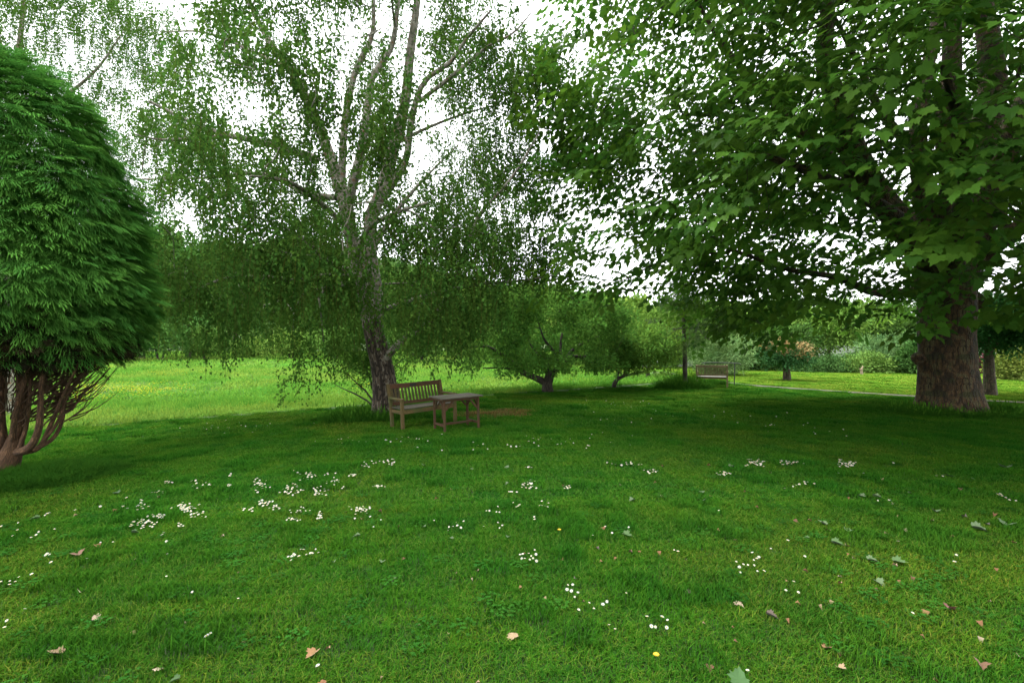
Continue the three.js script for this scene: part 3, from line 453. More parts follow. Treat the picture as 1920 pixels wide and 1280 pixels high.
  const S = [], hang = (e, k, spread) => { for (let i = 0; i < k; i++) { const p = e.clone().add(V((r() - 0.5) * spread, (r() - 0.4) * spread * 0.8, (r() - 0.5) * spread)), a = r() * 6.28; S.push({ m: place(p, V(Math.cos(a), (r() - 0.5) * 0.5, Math.sin(a)), 0, V(0.8 + 0.5 * r(), 0.6 + 0.85 * r(), 0.8 + 0.5 * r())), c: tint([0.07, 0.155, 0.026], r, 0.28, 0.18) }); } };
  for (const p of Array.from({ length: 930 }, () => pick(0.3, 0.7)).sort(far)) { T.grow(p, 0.0035, 0.05, { taper: 0.006, seg: 3, n: 4 }); hang(p, 9, 0.6); }
  // long curtains of twigs reaching down over the grass
  for (const [x, y0, y1, dd, n, sp] of [[400, 540, 655, -1.4, 60, 70], [330, 520, 640, -1.2, 40, 50], [470, 530, 630, -0.8, 40, 50], [552, 560, 735, -0.9, 34, 16], [610, 580, 705, -0.7, 46, 46], [660, 560, 690, 0.4, 34, 40], [780, 560, 680, -0.2, 40, 50], [850, 545, 670, -0.6, 60, 40], [890, 545, 650, -0.9, 40, 40], [745, 430, 600, -2.2, 70, 90], [820, 420, 560, -2.4, 60, 80], [900, 440, 520, -1.2, 60, 70]]) for (let i = 0; i < n; i++) hang(px(x + (r() + r() - 1) * sp, lerp(y0, y1, r()) - 20, D + dd + (r() - 0.5) * 1.2), 1, 0.2);
  T.finish();
  joined('crown', strand, leafMat(0.45), T.local(S), t);
}
{ // the other birch, its trunk hidden by the conifer
  const D = 17, base = V(px(10, 700, D).x, 0, -D); base.y = H(base.x, base.z);
  const t = thing('birch_tree', 'birch whose upper crown shows above the clipped conifer', 'tree', base), T = new Tree(t, base, birchPale, 303), r = T.r;
  T.limb('trunk', [base.clone().add(V(0, -0.2, 0)), px(10, 500, D), px(20, 250, D), px(40, 40, D), px(60, -200, D)], [0.26, 0.19, 0.14, 0.07, 0.02], 10, { tile: 0.6, skip: 8 });
  T.limb('limb', path(D, [22, 260], [110, 190], [180, 130], [230, 60]), tubeR(0.09, 0.02, 4), 6);
  T.limb('limb', path(D, [30, 160], [0, 80], [-60, 10]), tubeR(0.08, 0.02, 3), 6);
  T.limb('limb', path(D, [22, 230], [-40, 160], [-110, 120]), tubeR(0.08, 0.02, 3), 6);
  const S = [];
  const ends = []; while (ends.length < 1000) { const v = V(r() * 2 - 1, r() * 2 - 1, r() * 2 - 1), q = v.length(); if (q > 1 || r() > q) continue; const p = V(base.x + 1.6 + v.x * 5, base.y + 12 + v.y * 5, base.z + v.z * 4); if (fbm(p.x * 0.8 + 3, p.y * 0.7, p.z * 0.8, 2) < 0.45) continue; ends.push(p); }
  ends.sort((a, b) => Math.abs(a.x - base.x) - Math.abs(b.x - base.x));
  for (const p of ends) { T.grow(p, 0.004, 0.05, { taper: 0.008, seg: 3, n: 4, up: 0.2 }); for (let i = 0; i < 6; i++) { const a = r() * 6.28; S.push({ m: place(p.clone().add(V((r() - 0.5) * 0.9, (r() - 0.4) * 0.8, (r() - 0.5) * 0.9)), V(Math.cos(a), 0, Math.sin(a)), 0, V(1, 0.5 + 0.7 * r(), 1)), c: tint([0.07, 0.155, 0.026], r, 0.28, 0.18) }); } }
  T.finish(); joined('crown', strand, leafMat(0.45), T.local(S), t);
}

// ---- clipped conifer on the left
{
  const base = G(6, 893), D = -base.z, t = thing('clipped_conifer', 'clipped dome-shaped conifer with feathery sprays on bare brown stems', 'tree', base), r = rng(404);
  const cx = px(18, 600, D).x - base.x;
  const prof = [[215, 655], [264, 610], [282, 550], [272, 440], [246, 345], [212, 265], [165, 195], [95, 143], [20, 108]].map(([x, y]) => [px(x, y, D).y - base.y, (x - 17) / F * D * 0.79]), top = prof[8][0];
  const rad = (h) => { let k = 0; while (k < prof.length - 2 && prof[k + 1][0] < h) k++; return lerp(prof[k][1], prof[k + 1][1], clamp((h - prof[k][0]) / (prof[k + 1][0] - prof[k][0]), -0.5, 1)); };
  // feathery flat spray
  const frond = (seed) => {
    const q = rng(seed), pos = [], col = [], idx = [], L = 0.26, droop = (z) => -0.4 * z * z / L;
    const blade = (x, z, a, l, w, c) => { const s = pos.length / 3, y = droop(z), ex = x + Math.sin(a) * l, ez = z + Math.cos(a) * l, mx = x + Math.sin(a) * l * 0.5, mz = z + Math.cos(a) * l * 0.5; pos.push(x, y, z, mx + Math.cos(a) * w, droop(mz) - 0.25 * l * l - 0.004, mz - Math.sin(a) * w, mx - Math.cos(a) * w, droop(mz) - 0.25 * l * l - 0.004, mz + Math.sin(a) * w, ex, droop(ez) - 0.9 * l * l - 0.01 * q(), ez); const b = 1 + 0.3 * q(); col.push(c, c, c, c, c, c, c, c, c, c * b * 1.25, c * b * 1.08, c * b); idx.push(s, s + 1, s + 2, s + 1, s + 3, s + 2); return [ex, ez]; };
    for (let i = 0; i < 9; i++) for (const sd of [-1, 1]) {
      const z = L * (i + (sd > 0 ? 0.4 : 0)) / 9, l = 0.14 * (0.45 + 0.95 * Math.sin(Math.PI * (0.18 + 0.75 * i / 9))) * (0.8 + 0.4 * q()), a = sd * (0.85 - 0.035 * i + 0.15 * q()), c = 0.8 + 0.35 * q();
      blade(0, z, a, l, 0.0055, c);
      for (const u of [0.4, 0.72]) blade(Math.sin(a) * l * u, z + Math.cos(a) * l * u, a - sd * 0.5, l * 0.42 * (0.7 + 0.5 * q()), 0.005, c * 1.05), blade(Math.sin(a) * l * u, z + Math.cos(a) * l * u, a + sd * 0.5, l * 0.28, 0.0045, c * 0.95);
    }
    blade(0, 0, 0, L * 1.15, 0.007, 1); return geoFrom(pos, idx, col);
  };
  const fr = [frond(1), frond(2), frond(3)], S = [];
  for (let i = 0; i < 4600; i++) {
    const azi = r() * 6.283, h = prof[0][0] - 0.05 + Math.pow(r(), 1.05) * (top - prof[0][0] + 0.05), R = rad(h) * (1 + 0.28 * (fbm(Math.cos(azi) * 2.6 + 3, h * 2.4, Math.sin(azi) * 2.6, 2) - 0.5)), a = azi, inn = r() * r() * 0.4 - 0.08;
    if (r() > R / 1.6 + 0.05) { i--; continue; }
    const q = Math.max(0.02, R - 0.24 - inn), p = V(cx + Math.cos(a) * q, h + (r() - 0.5) * 0.06, Math.sin(a) * q);
    const steep = sstep(top - 1.4, top - 0.1, h), b = a + (r() - 0.5) * 1.6, d = V(Math.cos(b), lerp(0.05, 0.6, steep) + (r() - 0.5) * 0.9, Math.sin(b));
    S.push({ p, k: i % 3, m: place(p, d, (r() - 0.5) * 0.9, 0.8 + 0.55 * r()), c: tint([0.08, 0.235, 0.04], r, 0.24, 0.16) });
  }
  const vis = (e) => { const w = e.p.clone().add(base), d = -w.z; return d > 0.5 && w.x > -1.12 * d ? w.distanceTo(camera.position) : 99; };
  S.forEach((e) => { e.d = vis(e); }); S.sort((a, b) => a.d - b.d);
  const mt = leafMat(0.25), mats = [0, 1, 2, 3].map(() => leafMat(0.25, { color: tint([0.08, 0.235, 0.04], r, 0.2, 0.14) }));
  S.slice(0, 296).forEach((e) => part('leaf_spray', fr[e.k], mats[Math.floor(r() * 4)], t).applyMatrix4(e.m));
  const rest = S.slice(296);
  for (let k = 0; k < 3; k++) instances('leaf_sprays', fr[k], mt, rest.filter((e) => e.k === k), t);
  // stems: a short leaning butt that splits low into many bare stems
  const wp = (x, y, dd) => px(x, y, D + dd).sub(base);
  part('trunk', limb([V(-0.15, -0.15, 0.05), V(-0.02, 0.08, 0), wp(20, 850, 0), wp(30, 815, 0)], [0.24, 0.18, 0.13, 0.09], 12, { n: 10, lump: 0.15, tile: 0.3 }).geo, cypressBark, t);
  const stem = (pts, a, b) => part('stem', limb(pts, tubeR(a * 0.68, b * 0.75, 3), 7, { lump: 0.1, tile: 0.3, step: 0.12 }).geo, cypressBark, t);
  for (const [a, b, ...p] of [
    [0.12, 0.045, [26, 840, 0], [36, 780, 0], [38, 710, 0.1], [30, 640, 0.1]], [0.09, 0.03, [20, 850, 0], [55, 838, -0.1], [72, 800, -0.2], [76, 730, -0.25], [84, 665, -0.3]],
    [0.07, 0.02, [40, 848, 0], [70, 840, 0.1], [95, 795, 0.1], [118, 740, 0], [160, 655, -0.1]], [0.05, 0.015, [60, 845, 0], [98, 822, 0.2], [118, 780, 0.3], [115, 720, 0.4], [128, 650, 0.4]],
    [0.04, 0.012, [72, 838, 0.1], [108, 790, 0.1], [128, 735, 0.2], [165, 690, 0.2], [205, 650, 0.2]], [0.035, 0.012, [108, 772, 0.3], [135, 765, 0.5], [152, 740, 0.6], [172, 725, 0.7], [205, 690, 0.8]],
    [0.03, 0.01, [116, 760, 0.2], [130, 735, 0.3], [150, 700, 0.4], [185, 668, 0.5]], [0.1, 0.04, [8, 850, 0.1], [0, 780, 0.1], [6, 700, 0.2], [10, 620, 0.2]], [0.08, 0.03, [0, 870, 0], [-30, 800, 0], [-50, 700, 0.1], [-70, 600, 0.2]],
    [0.07, 0.02, [14, 845, 0.1], [48, 770, 0.5], [60, 700, 0.8], [80, 620, 1]], [0.06, 0.02, [20, 840, 0], [30, 770, -0.3], [50, 700, -0.4], [60, 650, -0.5]], [0.05, 0.02, [-10, 850, 0], [-10, 770, -0.3], [0, 690, -0.45], [-5, 640, -0.5]],
    [0.05, 0.018, [34, 845, -0.05], [48, 800, -0.1], [56, 720, -0.2], [44, 660, -0.2]], [0.06, 0.02, [0, 860, 0.1], [-40, 780, 0.5], [-60, 690, 0.8], [-60, 600, 1]]]) stem(p.map((q) => wp(...q)), a, b);
  // dead inner twigs under the dome, fine side stems
  const tw = [];
  for (let i = 0; i < 420; i++) { const a = r() * 6.28, h0 = lerp(0.75, 1.7, r()) , q0 = lerp(0.15, 0.75, r()), h1 = h0 + 0.25 + 0.5 * r(), q1 = q0 + 0.25 + 0.55 * r(), b = a + (r() - 0.5) * 0.5; if (q1 > 1.35) continue; tw.push(limb([V(cx + Math.cos(a) * q0, h0, Math.sin(a) * q0), V(cx + Math.cos(a) * lerp(q0, q1, 0.55), lerp(h0, h1, 0.3), Math.sin(a) * lerp(q0, q1, 0.55)), V(cx + Math.cos(b) * q1, h1, Math.sin(b) * q1)], [0.012, 0.008, 0.003], 4, { n: 4 }).geo); }
  tag(part('dead_twigs', mergeGeometries(tw), cypressBark, t), null, null, null, 'stuff');
  // brown dead sprays that hold on inside
  const dead = []; for (let i = 0; i < 1400; i++) { const a = r() * 6.28, u = r(), q = lerp(0.4, 1.25, Math.sqrt(u)), h = prof[0][0] + 0.02 + 0.4 * r() - 0.45 * (1 - u) * r(); dead.push({ m: place(V(cx + Math.cos(a) * q, h, Math.sin(a) * q), V(Math.cos(a), -0.4 + r(), Math.sin(a)), r() * 3, 0.6 + 0.5 * r()), c: tint([0.03, 0.027, 0.015], r, 0.3, 0.2) }); }
  instances('dead_sprays', fr[0], mt, dead, t);
  longGrass('long grass under the clipped conifer', base.x + 0.75, base.z + 0.2, 0.9, 0.75, 420, 0.7, 0.12, 41, fineGeo);
}

// ---- apple trees in the meadow edge
const appleMat = leafMat(0.4);
function appleTree(name, label, base, limbs, cen, rad, n, col, seed, trunkR, group) {
  const t = thing(name, label, 'tree', base, 0, group), T = new Tree(t, base, darkBark, seed), r = T.r;
  limbs.forEach(([nm, a, b, pts], i) => T.limb(nm, pts, tubeR(a, b, Math.max(2, pts.length)), 8, { lump: 0.14, step: 0.2, skip: i ? 1 : 3, n: 12 }));
  const ends = []; while (ends.length < n) { const v = V(r() * 2 - 1, r() * 2 - 1, r() * 2 - 1), q = v.length(); if (q > 1 || r() > 0.35 + q * 0.6) continue; const p = V(cen.x + v.x * rad.x, cen.y + v.y * rad.y, cen.z + v.z * rad.z); if (p.y < base.y + 0.8 + 0.25 * r() || fbm(p.x * 1.1 + seed, p.y * 1.1, p.z * 1.1, 2) < 0.46) continue; ends.push(p); }
  ends.sort((a, b) => a.distanceTo(base) - b.distanceTo(base)); const S = [];
  for (const p of ends) { T.grow(p, 0.006, 0.05, { taper: 0.014, seg: 4, n: 5, up: 0.3 }); for (let k = 0; k < 2; k++) S.push({ m: place(p.clone().add(V((r() - 0.5) * 0.5, (r() - 0.5) * 0.4, (r() - 0.5) * 0.5)), V(r() - 0.5, r() - 0.5, r() - 0.5), r() * 6, 0.48 + 0.26 * r()), c: tint(col, r, 0.4, 0.2) }); }
  T.finish(); instances('crown', CL.mid, appleMat, T.local(S), t); return t;
}
{
  const b = G(1028, 735), D = -b.z;
  appleTree('apple_tree', 'low spreading fruit tree with forked trunk, wide crown at the lawn edge', b, [
    ['trunk', 0.24, 0.15, [b.clone().add(V(0, -0.15, 0)), px(1026, 722, D), px(1029, 708, D), px(1031, 700, D)]],
    ['limb', 0.14, 0.03, path(0, [1024, 718, D], [1000, 706, D - 0.1], [980, 698, D - 0.2], [966, 684, D - 0.4], [940, 664, D - 0.6], [915, 650, D - 0.8], [885, 650, D - 1]).map((p) => p)],
    ['limb', 0.12, 0.03, path(0, [1034, 705, D], [1045, 690, D], [1062, 674, D + 0.1], [1074, 656, D + 0.2], [1090, 645, D + 0.3], [1125, 630, D + 0.5])],
    ['limb', 0.09, 0.02, path(0, [1050, 684, D], [1048, 668, D - 0.2], [1036, 655, D - 0.4], [1020, 635, D - 0.5], [1010, 605, D - 0.5])],
    ['limb', 0.07, 0.02, path(0, [1052, 672, D], [1051, 650, D + 0.2], [1055, 620, D + 0.4], [1060, 590, D + 0.5])],
    ['limb', 0.08, 0.02, path(0, [1031, 702, D], [1025, 680, D + 0.4], [1000, 655, D + 1], [985, 620, D + 1.6])],
    ['limb', 0.07, 0.02, path(0, [1066, 668, D], [1100, 668, D + 0.6], [1140, 665, D + 1.2])],
    ['limb', 0.06, 0.02, path(0, [978, 696, D - 0.2], [950, 690, D - 0.8], [905, 690, D - 1.4])]], px(1020, 632, D), V(3.5, 1.85, 2.9), 360, [0.095, 0.215, 0.035], 61, 0.2, null);
  const b2 = G(1152, 727), D2 = -b2.z;
  appleTree('apple_tree', 'small fruit tree with thin leaning trunk beside the larger one', b2, [
    ['trunk', 0.11, 0.07, [b2.clone().add(V(0, -0.15, 0)), px(1152, 720, D2), px(1158, 711, D2), px(1172, 703, D2)]],
    ['limb', 0.06, 0.02, path(0, [1170, 704, D2], [1190, 700, D2], [1215, 694, D2 + 0.2], [1240, 680, D2 + 0.4])],
    ['limb', 0.05, 0.015, path(0, [1165, 707, D2], [1180, 690, D2 - 0.2], [1195, 670, D2 - 0.3], [1200, 640, D2 - 0.3])],
    ['limb', 0.05, 0.015, path(0, [1158, 711, D2], [1160, 690, D2 + 0.3], [1150, 660, D2 + 0.6])]], px(1190, 658, D2), V(1.75, 1.1, 1.6), 150, [0.13, 0.25, 0.04], 62, 0.1, null);
}
// ---- young larch-like tree with a ring of long grass
{
  const b = G(1285, 728), D = -b.z, t = thing('young_conifer', 'slender young conifer with thin straight trunk ringed by long grass', 'tree', b), T = new Tree(t, b, darkBark, 71), r = T.r;
  T.limb('trunk', [b.clone().add(V(0, -0.15, 0)), px(1284, 660, D), px(1282, 600, D), px(1283, 540, D), px(1283, 470, D)], [0.105, 0.085, 0.07, 0.05, 0.012], 9, { lump: 0.06, skip: 6 });
  const S = [], nd = leafClump(8, 70, 0.34, 0.085, 0.012, 0.45);
  for (let i = 0; i < 46; i++) { const u = r(), h = lerp(1.55, 4.6, u), L = lerp(1.75, 0.5, u) * (0.7 + 0.5 * r()), a = i * 2.4 + r(), p0 = V(b.x, b.y + h, b.z), e = p0.clone().add(V(Math.cos(a) * L, -0.08 * L + 0.25 * u, Math.sin(a) * L)); T.nodes = T.nodes.filter((n) => Math.hypot(n.p.x - b.x, n.p.z - b.z) < 0.3); T.grow(e, 0.006, 0.06, { name: 'branch', taper: 0.008, seg: 5, n: 6 });
    for (let k = 0; k < 13; k++) { const s = 0.2 + 0.85 * r(); S.push({ m: place(V(lerp(p0.x, e.x, s) + (r() - 0.5) * 0.5 * s, lerp(p0.y, e.y, s) - 0.05 - 0.22 * r(), lerp(p0.z, e.z, s) + (r() - 0.5) * 0.5 * s), V(Math.cos(a), -0.3, Math.sin(a)), r() * 3, 0.6 + 0.5 * r()), c: tint([0.085, 0.15, 0.035], r, 0.22, 0.1) }); } }
  instances('crown', nd, foliageMat, T.local(S), t);
  longGrass('long grass round the foot of the young conifer', b.x - 0.05, b.z, 1.05, 0.75, 230, 1.5, 0.1, 42);
  longGrass('tall grass behind the young conifer', b.x + 0.8, b.z - 1.6, 1.6, 0.7, 120, 1.9, 0, 43);
}
longGrass('long grass round the foot of the birch trunk', birchBase.x - 0.25, birchBase.z + 0.1, 1.5, 0.8, 320, 1.05, 0.42, 44);
longGrass('long grass round the foot of the massive brown trunk', planeBase.x + 0.1, planeBase.z + 0.15, 1.9, 1.3, 420, 0.85, 0.8, 45);
{ // sapling beside the birch trunk
  const b = G(705, 770).add(V(0.0, 0, -0.25)); b.y = H(b.x, b.z);
  const D = -b.z, t = thing('shrub', 'thin dark-stemmed shrub leaning out beside the birch trunk', 'shrub', b), T = new Tree(t, b, darkBark, 81), r = T.r;
  for (const p of [[[703, 768], [702, 720], [698, 660], [690, 610]], [[703, 765], [690, 738], [665, 715], [640, 690]], [[702, 762], [680, 745], [650, 732], [630, 722]], [[704, 765], [715, 720], [735, 690], [760, 670]], [[702, 750], [690, 700], [670, 660], [660, 630]]]) T.limb('stem', path(D + 0.1, ...p).map((q, i) => i ? q : V(b.x, b.y - 0.06, b.z)), tubeR(0.032, 0.008, 4), 6);
  const S = []; for (let i = 0; i < 150; i++) { const p = px(690 + (r() + r() - 1) * 75, 670 + (r() + r() - 1) * 62, D + (r() - 0.5) * 1.2); T.grow(p, 0.003, 0.02, { seg: 3, n: 3 }); S.push({ m: place(p, V(r() - 0.5, r() - 0.5, r() - 0.5), r() * 6, 0.4 + 0.25 * r()), c: tint([0.08, 0.18, 0.03], r, 0.25, 0.12) }); }
  T.finish(); instances('crown', CL.fine, foliageMat, T.local(S), t);
}

// ------------------------------------------------------------------ garden furniture
let beamSeed = 0;
function beam(p, q, w, h, side = V(1, 0, 0)) { // a chamfered timber from p to q; w along side, h across
  const y = q.clone().sub(p), L = y.length(); y.normalize(); const z = V().crossVectors(side, y).normalize(), x = V().crossVectors(y, z), g = new RoundedBoxGeometry(w, L, h, 1, Math.min(w, h) * 0.14), u = g.attributes.uv, s = fract(++beamSeed * 0.618);
  for (let i = 0; i < u.count; i++) u.setXY(i, u.getX(i) * 0.22 + s, u.getY(i) * L * 0.8 + s * 3);
  g.applyMatrix4(new THREE.Matrix4().makeBasis(x, y, z).setPosition(p.clone().add(q).multiplyScalar(0.5))); return g;
}
const X1 = V(1, 0, 0), Y1 = V(0, 1, 0), Z1 = V(0, 0, 1);
function bench(name, label, p, turn, roll, L, m, slats, plaque) {
  const t = thing(name, label, 'bench', p, turn); t.rotation.order = 'YXZ'; t.rotation.z = roll;
  const a = L / 2, sh = 0.43, dp = 0.5, rake = 0.13, top = 0.93;
  for (const s of [-1, 1]) {
    part('leg', beam(V(s * a, -0.03, dp / 2), V(s * a, 0.62, dp / 2), 0.065, 0.065, X1), m.leg, t);
    part('leg', beam(V(s * a, -0.03, -dp / 2 + 0.02), V(s * a, sh, -dp / 2), 0.065, 0.075, X1), m.leg, t);
    part('back_post', beam(V(s * a, sh + 0.002, -dp / 2), V(s * a, top, -dp / 2 - rake), 0.065, 0.07, X1), m.leg, t);
    part('armrest', beam(V(s * a, 0.64, -dp / 2 - rake * 0.35), V(s * a, 0.64, dp / 2 + 0.05), 0.085, 0.035, X1), m.arm ?? m.leg, t);
    part('side_rail', beam(V(s * a, sh - 0.06, -dp / 2 + 0.045), V(s * a, sh - 0.06, dp / 2 - 0.035), 0.045, 0.07, X1), m.leg, t);
  }
  part('front_rail', beam(V(-a + 0.034, sh - 0.055, dp / 2 - 0.005), V(a - 0.034, sh - 0.055, dp / 2 - 0.005), 0.085, 0.04, Y1), m.leg, t);
  part('back_rail', beam(V(-a + 0.034, sh + 0.075, -dp / 2 - 0.02), V(a - 0.034, sh + 0.075, -dp / 2 - 0.02), 0.07, 0.035, Y1), m.rail, t);
  const tr = part('top_rail', beam(V(-a + 0.034, top - 0.055, -dp / 2 - rake + 0.012), V(a - 0.034, top - 0.055, -dp / 2 - rake + 0.012), 0.1, 0.04, Y1), m.rail, t);
  for (let i = 0; i < 5; i++) part('seat_slat', beam(V(-a - 0.01, sh + 0.012, dp / 2 + 0.02 - 0.045 - i * 0.098), V(a + 0.01, sh + 0.012, dp / 2 + 0.02 - 0.045 - i * 0.098), 0.022, 0.085, Y1), m.seat ?? m.leg, t);
  for (let i = 0; i < slats; i++) { const x = lerp(-a + 0.07, a - 0.07, i / (slats - 1)); part('back_slat', beam(V(x, sh + 0.105, -dp / 2 - 0.028), V(x, top - 0.1, -dp / 2 - rake + 0.02), Math.min(0.05, (L - 0.14) / slats * 0.58), 0.018, X1), m.slat, t); }
  if (plaque) part('plaque', beam(V(-0.14, top - 0.055, -dp / 2 - rake + 0.035), V(0.02, top - 0.055, -dp / 2 - rake + 0.035), 0.055, 0.006, Y1), new THREE.MeshStandardMaterial({ color: lin(0.035, 0.033, 0.03), roughness: 0.5, metalness: 0.6 }), tr).userData.label = 'small dark plaque on the top rail';
  return t;
}
{
  const th = 0.70, fl = G(755, 806), L = 1.3, ax = V(Math.cos(th), 0, -Math.sin(th)), fr = V(Math.sin(th), 0, Math.cos(th)), c = fl.clone().addScaledVector(ax, L / 2).addScaledVector(fr, -0.25), roll = Math.atan2(H(fl.x + ax.x * L, fl.z + ax.z * L) - H(fl.x, fl.z), L);
  c.y = H(c.x, c.z);
  bench('garden_bench', 'weathered brown slatted wooden bench beside a small table under the birch', c, th, roll * 1.2 + 0.012, L, { leg: benchWood, rail: railWood, slat: slatWood, seat: topWood }, 15, true);
  // small table
  const f2 = G(834, 811), t2 = 0.56, a2 = V(Math.cos(t2), 0, -Math.sin(t2)), n2 = V(Math.sin(t2), 0, Math.cos(t2)), LX = 0.76, LZ = 0.5, c2 = f2.clone().addScaledVector(a2, LX / 2).addScaledVector(n2, -LZ / 2); c2.y = H(c2.x, c2.z);
  const t = thing('garden_table', 'small wooden garden table with grey top and reddish braced legs', 'table', c2, t2); t.rotation.order = 'YXZ'; t.rotation.z = 0.03;
  for (const sx of [-1, 1]) for (const sz of [-1, 1]) {
    const x = sx * LX / 2, z = sz * LZ / 2;
    part('leg', beam(V(x, -0.03, z), V(x, 0.665, z), 0.044, 0.044, X1), tableWood, t);
    part('brace', beam(V(x - sx * 0.03, 0.44, z), V(x - sx * 0.2, 0.63, z), 0.03, 0.035, Z1), tableWood, t);
    part('brace', beam(V(x, 0.46, z - sz * 0.03), V(x, 0.63, z - sz * 0.16), 0.03, 0.035, X1), tableWood, t);
  }
  for (const sx of [-1, 1]) { part('apron', beam(V(sx * LX / 2, 0.635, -LZ / 2 + 0.028), V(sx * LX / 2, 0.635, LZ / 2 - 0.028), 0.03, 0.045, X1), tableWood, t); part('stretcher', beam(V(sx * LX / 2, 0.13, -LZ / 2 + 0.028), V(sx * LX / 2, 0.13, LZ / 2 - 0.028), 0.03, 0.045, X1), tableWood, t); }
  for (const sz of [-1, 1]) part('apron', beam(V(-LX / 2 + 0.028, 0.635, sz * LZ / 2), V(LX / 2 - 0.028, 0.635, sz * LZ / 2), 0.045, 0.03, Y1), tableWood, t);
  part('stretcher', beam(V(-LX / 2 + 0.02, 0.13, 0.0), V(LX / 2 - 0.02, 0.13, 0.0), 0.045, 0.03, Y1), tableWood, t);
  for (let i = 0; i < 7; i++) part('top_board', beam(V(-LX / 2 - 0.09, 0.68 + 0.002 * (i % 2), lerp(-LZ / 2 - 0.03, LZ / 2 + 0.03, i / 6)), V(LX / 2 + 0.09, 0.68, lerp(-LZ / 2 - 0.03, LZ / 2 + 0.03, i / 6)), 0.024, 0.098, Y1), topWood, t);
  // bench by the path, seen from behind, and the handrail next to it
  const fb = G(1364, 727), tb = Math.PI - 0.42, ab = V(Math.cos(tb), 0, -Math.sin(tb)), nb = V(Math.sin(tb), 0, Math.cos(tb)), L2 = 1.16, cb = fb.clone().addScaledVector(ab, L2 / 2).addScaledVector(nb, 0.25); cb.y = H(cb.x, cb.z);
  bench('garden_bench', 'pale slatted wooden bench by the path, seen from behind', cb, tb, 0, L2, { leg: greyWood, rail: greyWood, slat: greyWood, seat: seatWood }, 19, false);
  const ph = G(1377, 723), hr = thing('handrail', 'slim dark metal handrail beside the far bench', 'handrail', ph), iron = new THREE.MeshStandardMaterial({ color: lin(0.045, 0.05, 0.045), roughness: 0.55, metalness: 0.5 });
  part('post', limb([V(0, -0.1, 0), V(0.02, 0.5, 0), V(0.03, 0.95, 0)], [0.022, 0.022, 0.022], 8, { lump: 0, n: 4 }).geo, iron, hr);
  part('post', limb([V(-1.0, -0.1, -0.7), V(-0.98, 0.5, -0.7), V(-0.97, 0.95, -0.7)], [0.022, 0.022, 0.022], 8, { lump: 0, n: 4 }).geo, iron, hr);
  part('rail', limb([V(-1.1, 0.93, -0.78), V(-0.97, 0.97, -0.7), V(0.03, 0.97, 0), V(0.18, 0.955, 0.1), V(0.22, 0.91, 0.13)], [0.02, 0.02, 0.02], 8, { lump: 0, n: 14 }).geo, iron, hr);
}
{ // ring of dry clippings beyond the table
  const c = G(930, 776), r = rng(91), A = [], g = bladePatch(92, 40, 0.2, 0.012, 0.045, 0.003, 2.4, [[1, 1, 1], [1.2, 1.1, 0.9], [0.7, 0.66, 0.6]]);
  for (let i = 0; i < 70; i++) { const a = r() * 6.28, q = Math.pow(r(), 0.8), x = c.x + Math.cos(a) * q * 1.1, z = c.z + Math.sin(a) * q * 0.7; A.push({ m: new THREE.Matrix4().makeRotationY(r() * 6.28).scale(_s.set(1, 1.5, 1)).setPosition(x, H(x, z) + 0.03, z), c: tint([0.17, 0.125, 0.05], r, 0.35, 0.2) }); }
  tag(instances('dry_grass', g, turfMat, A, scene), 'patch of dry brown grass clippings beyond the small table', 'dry grass', null, 'stuff');
}

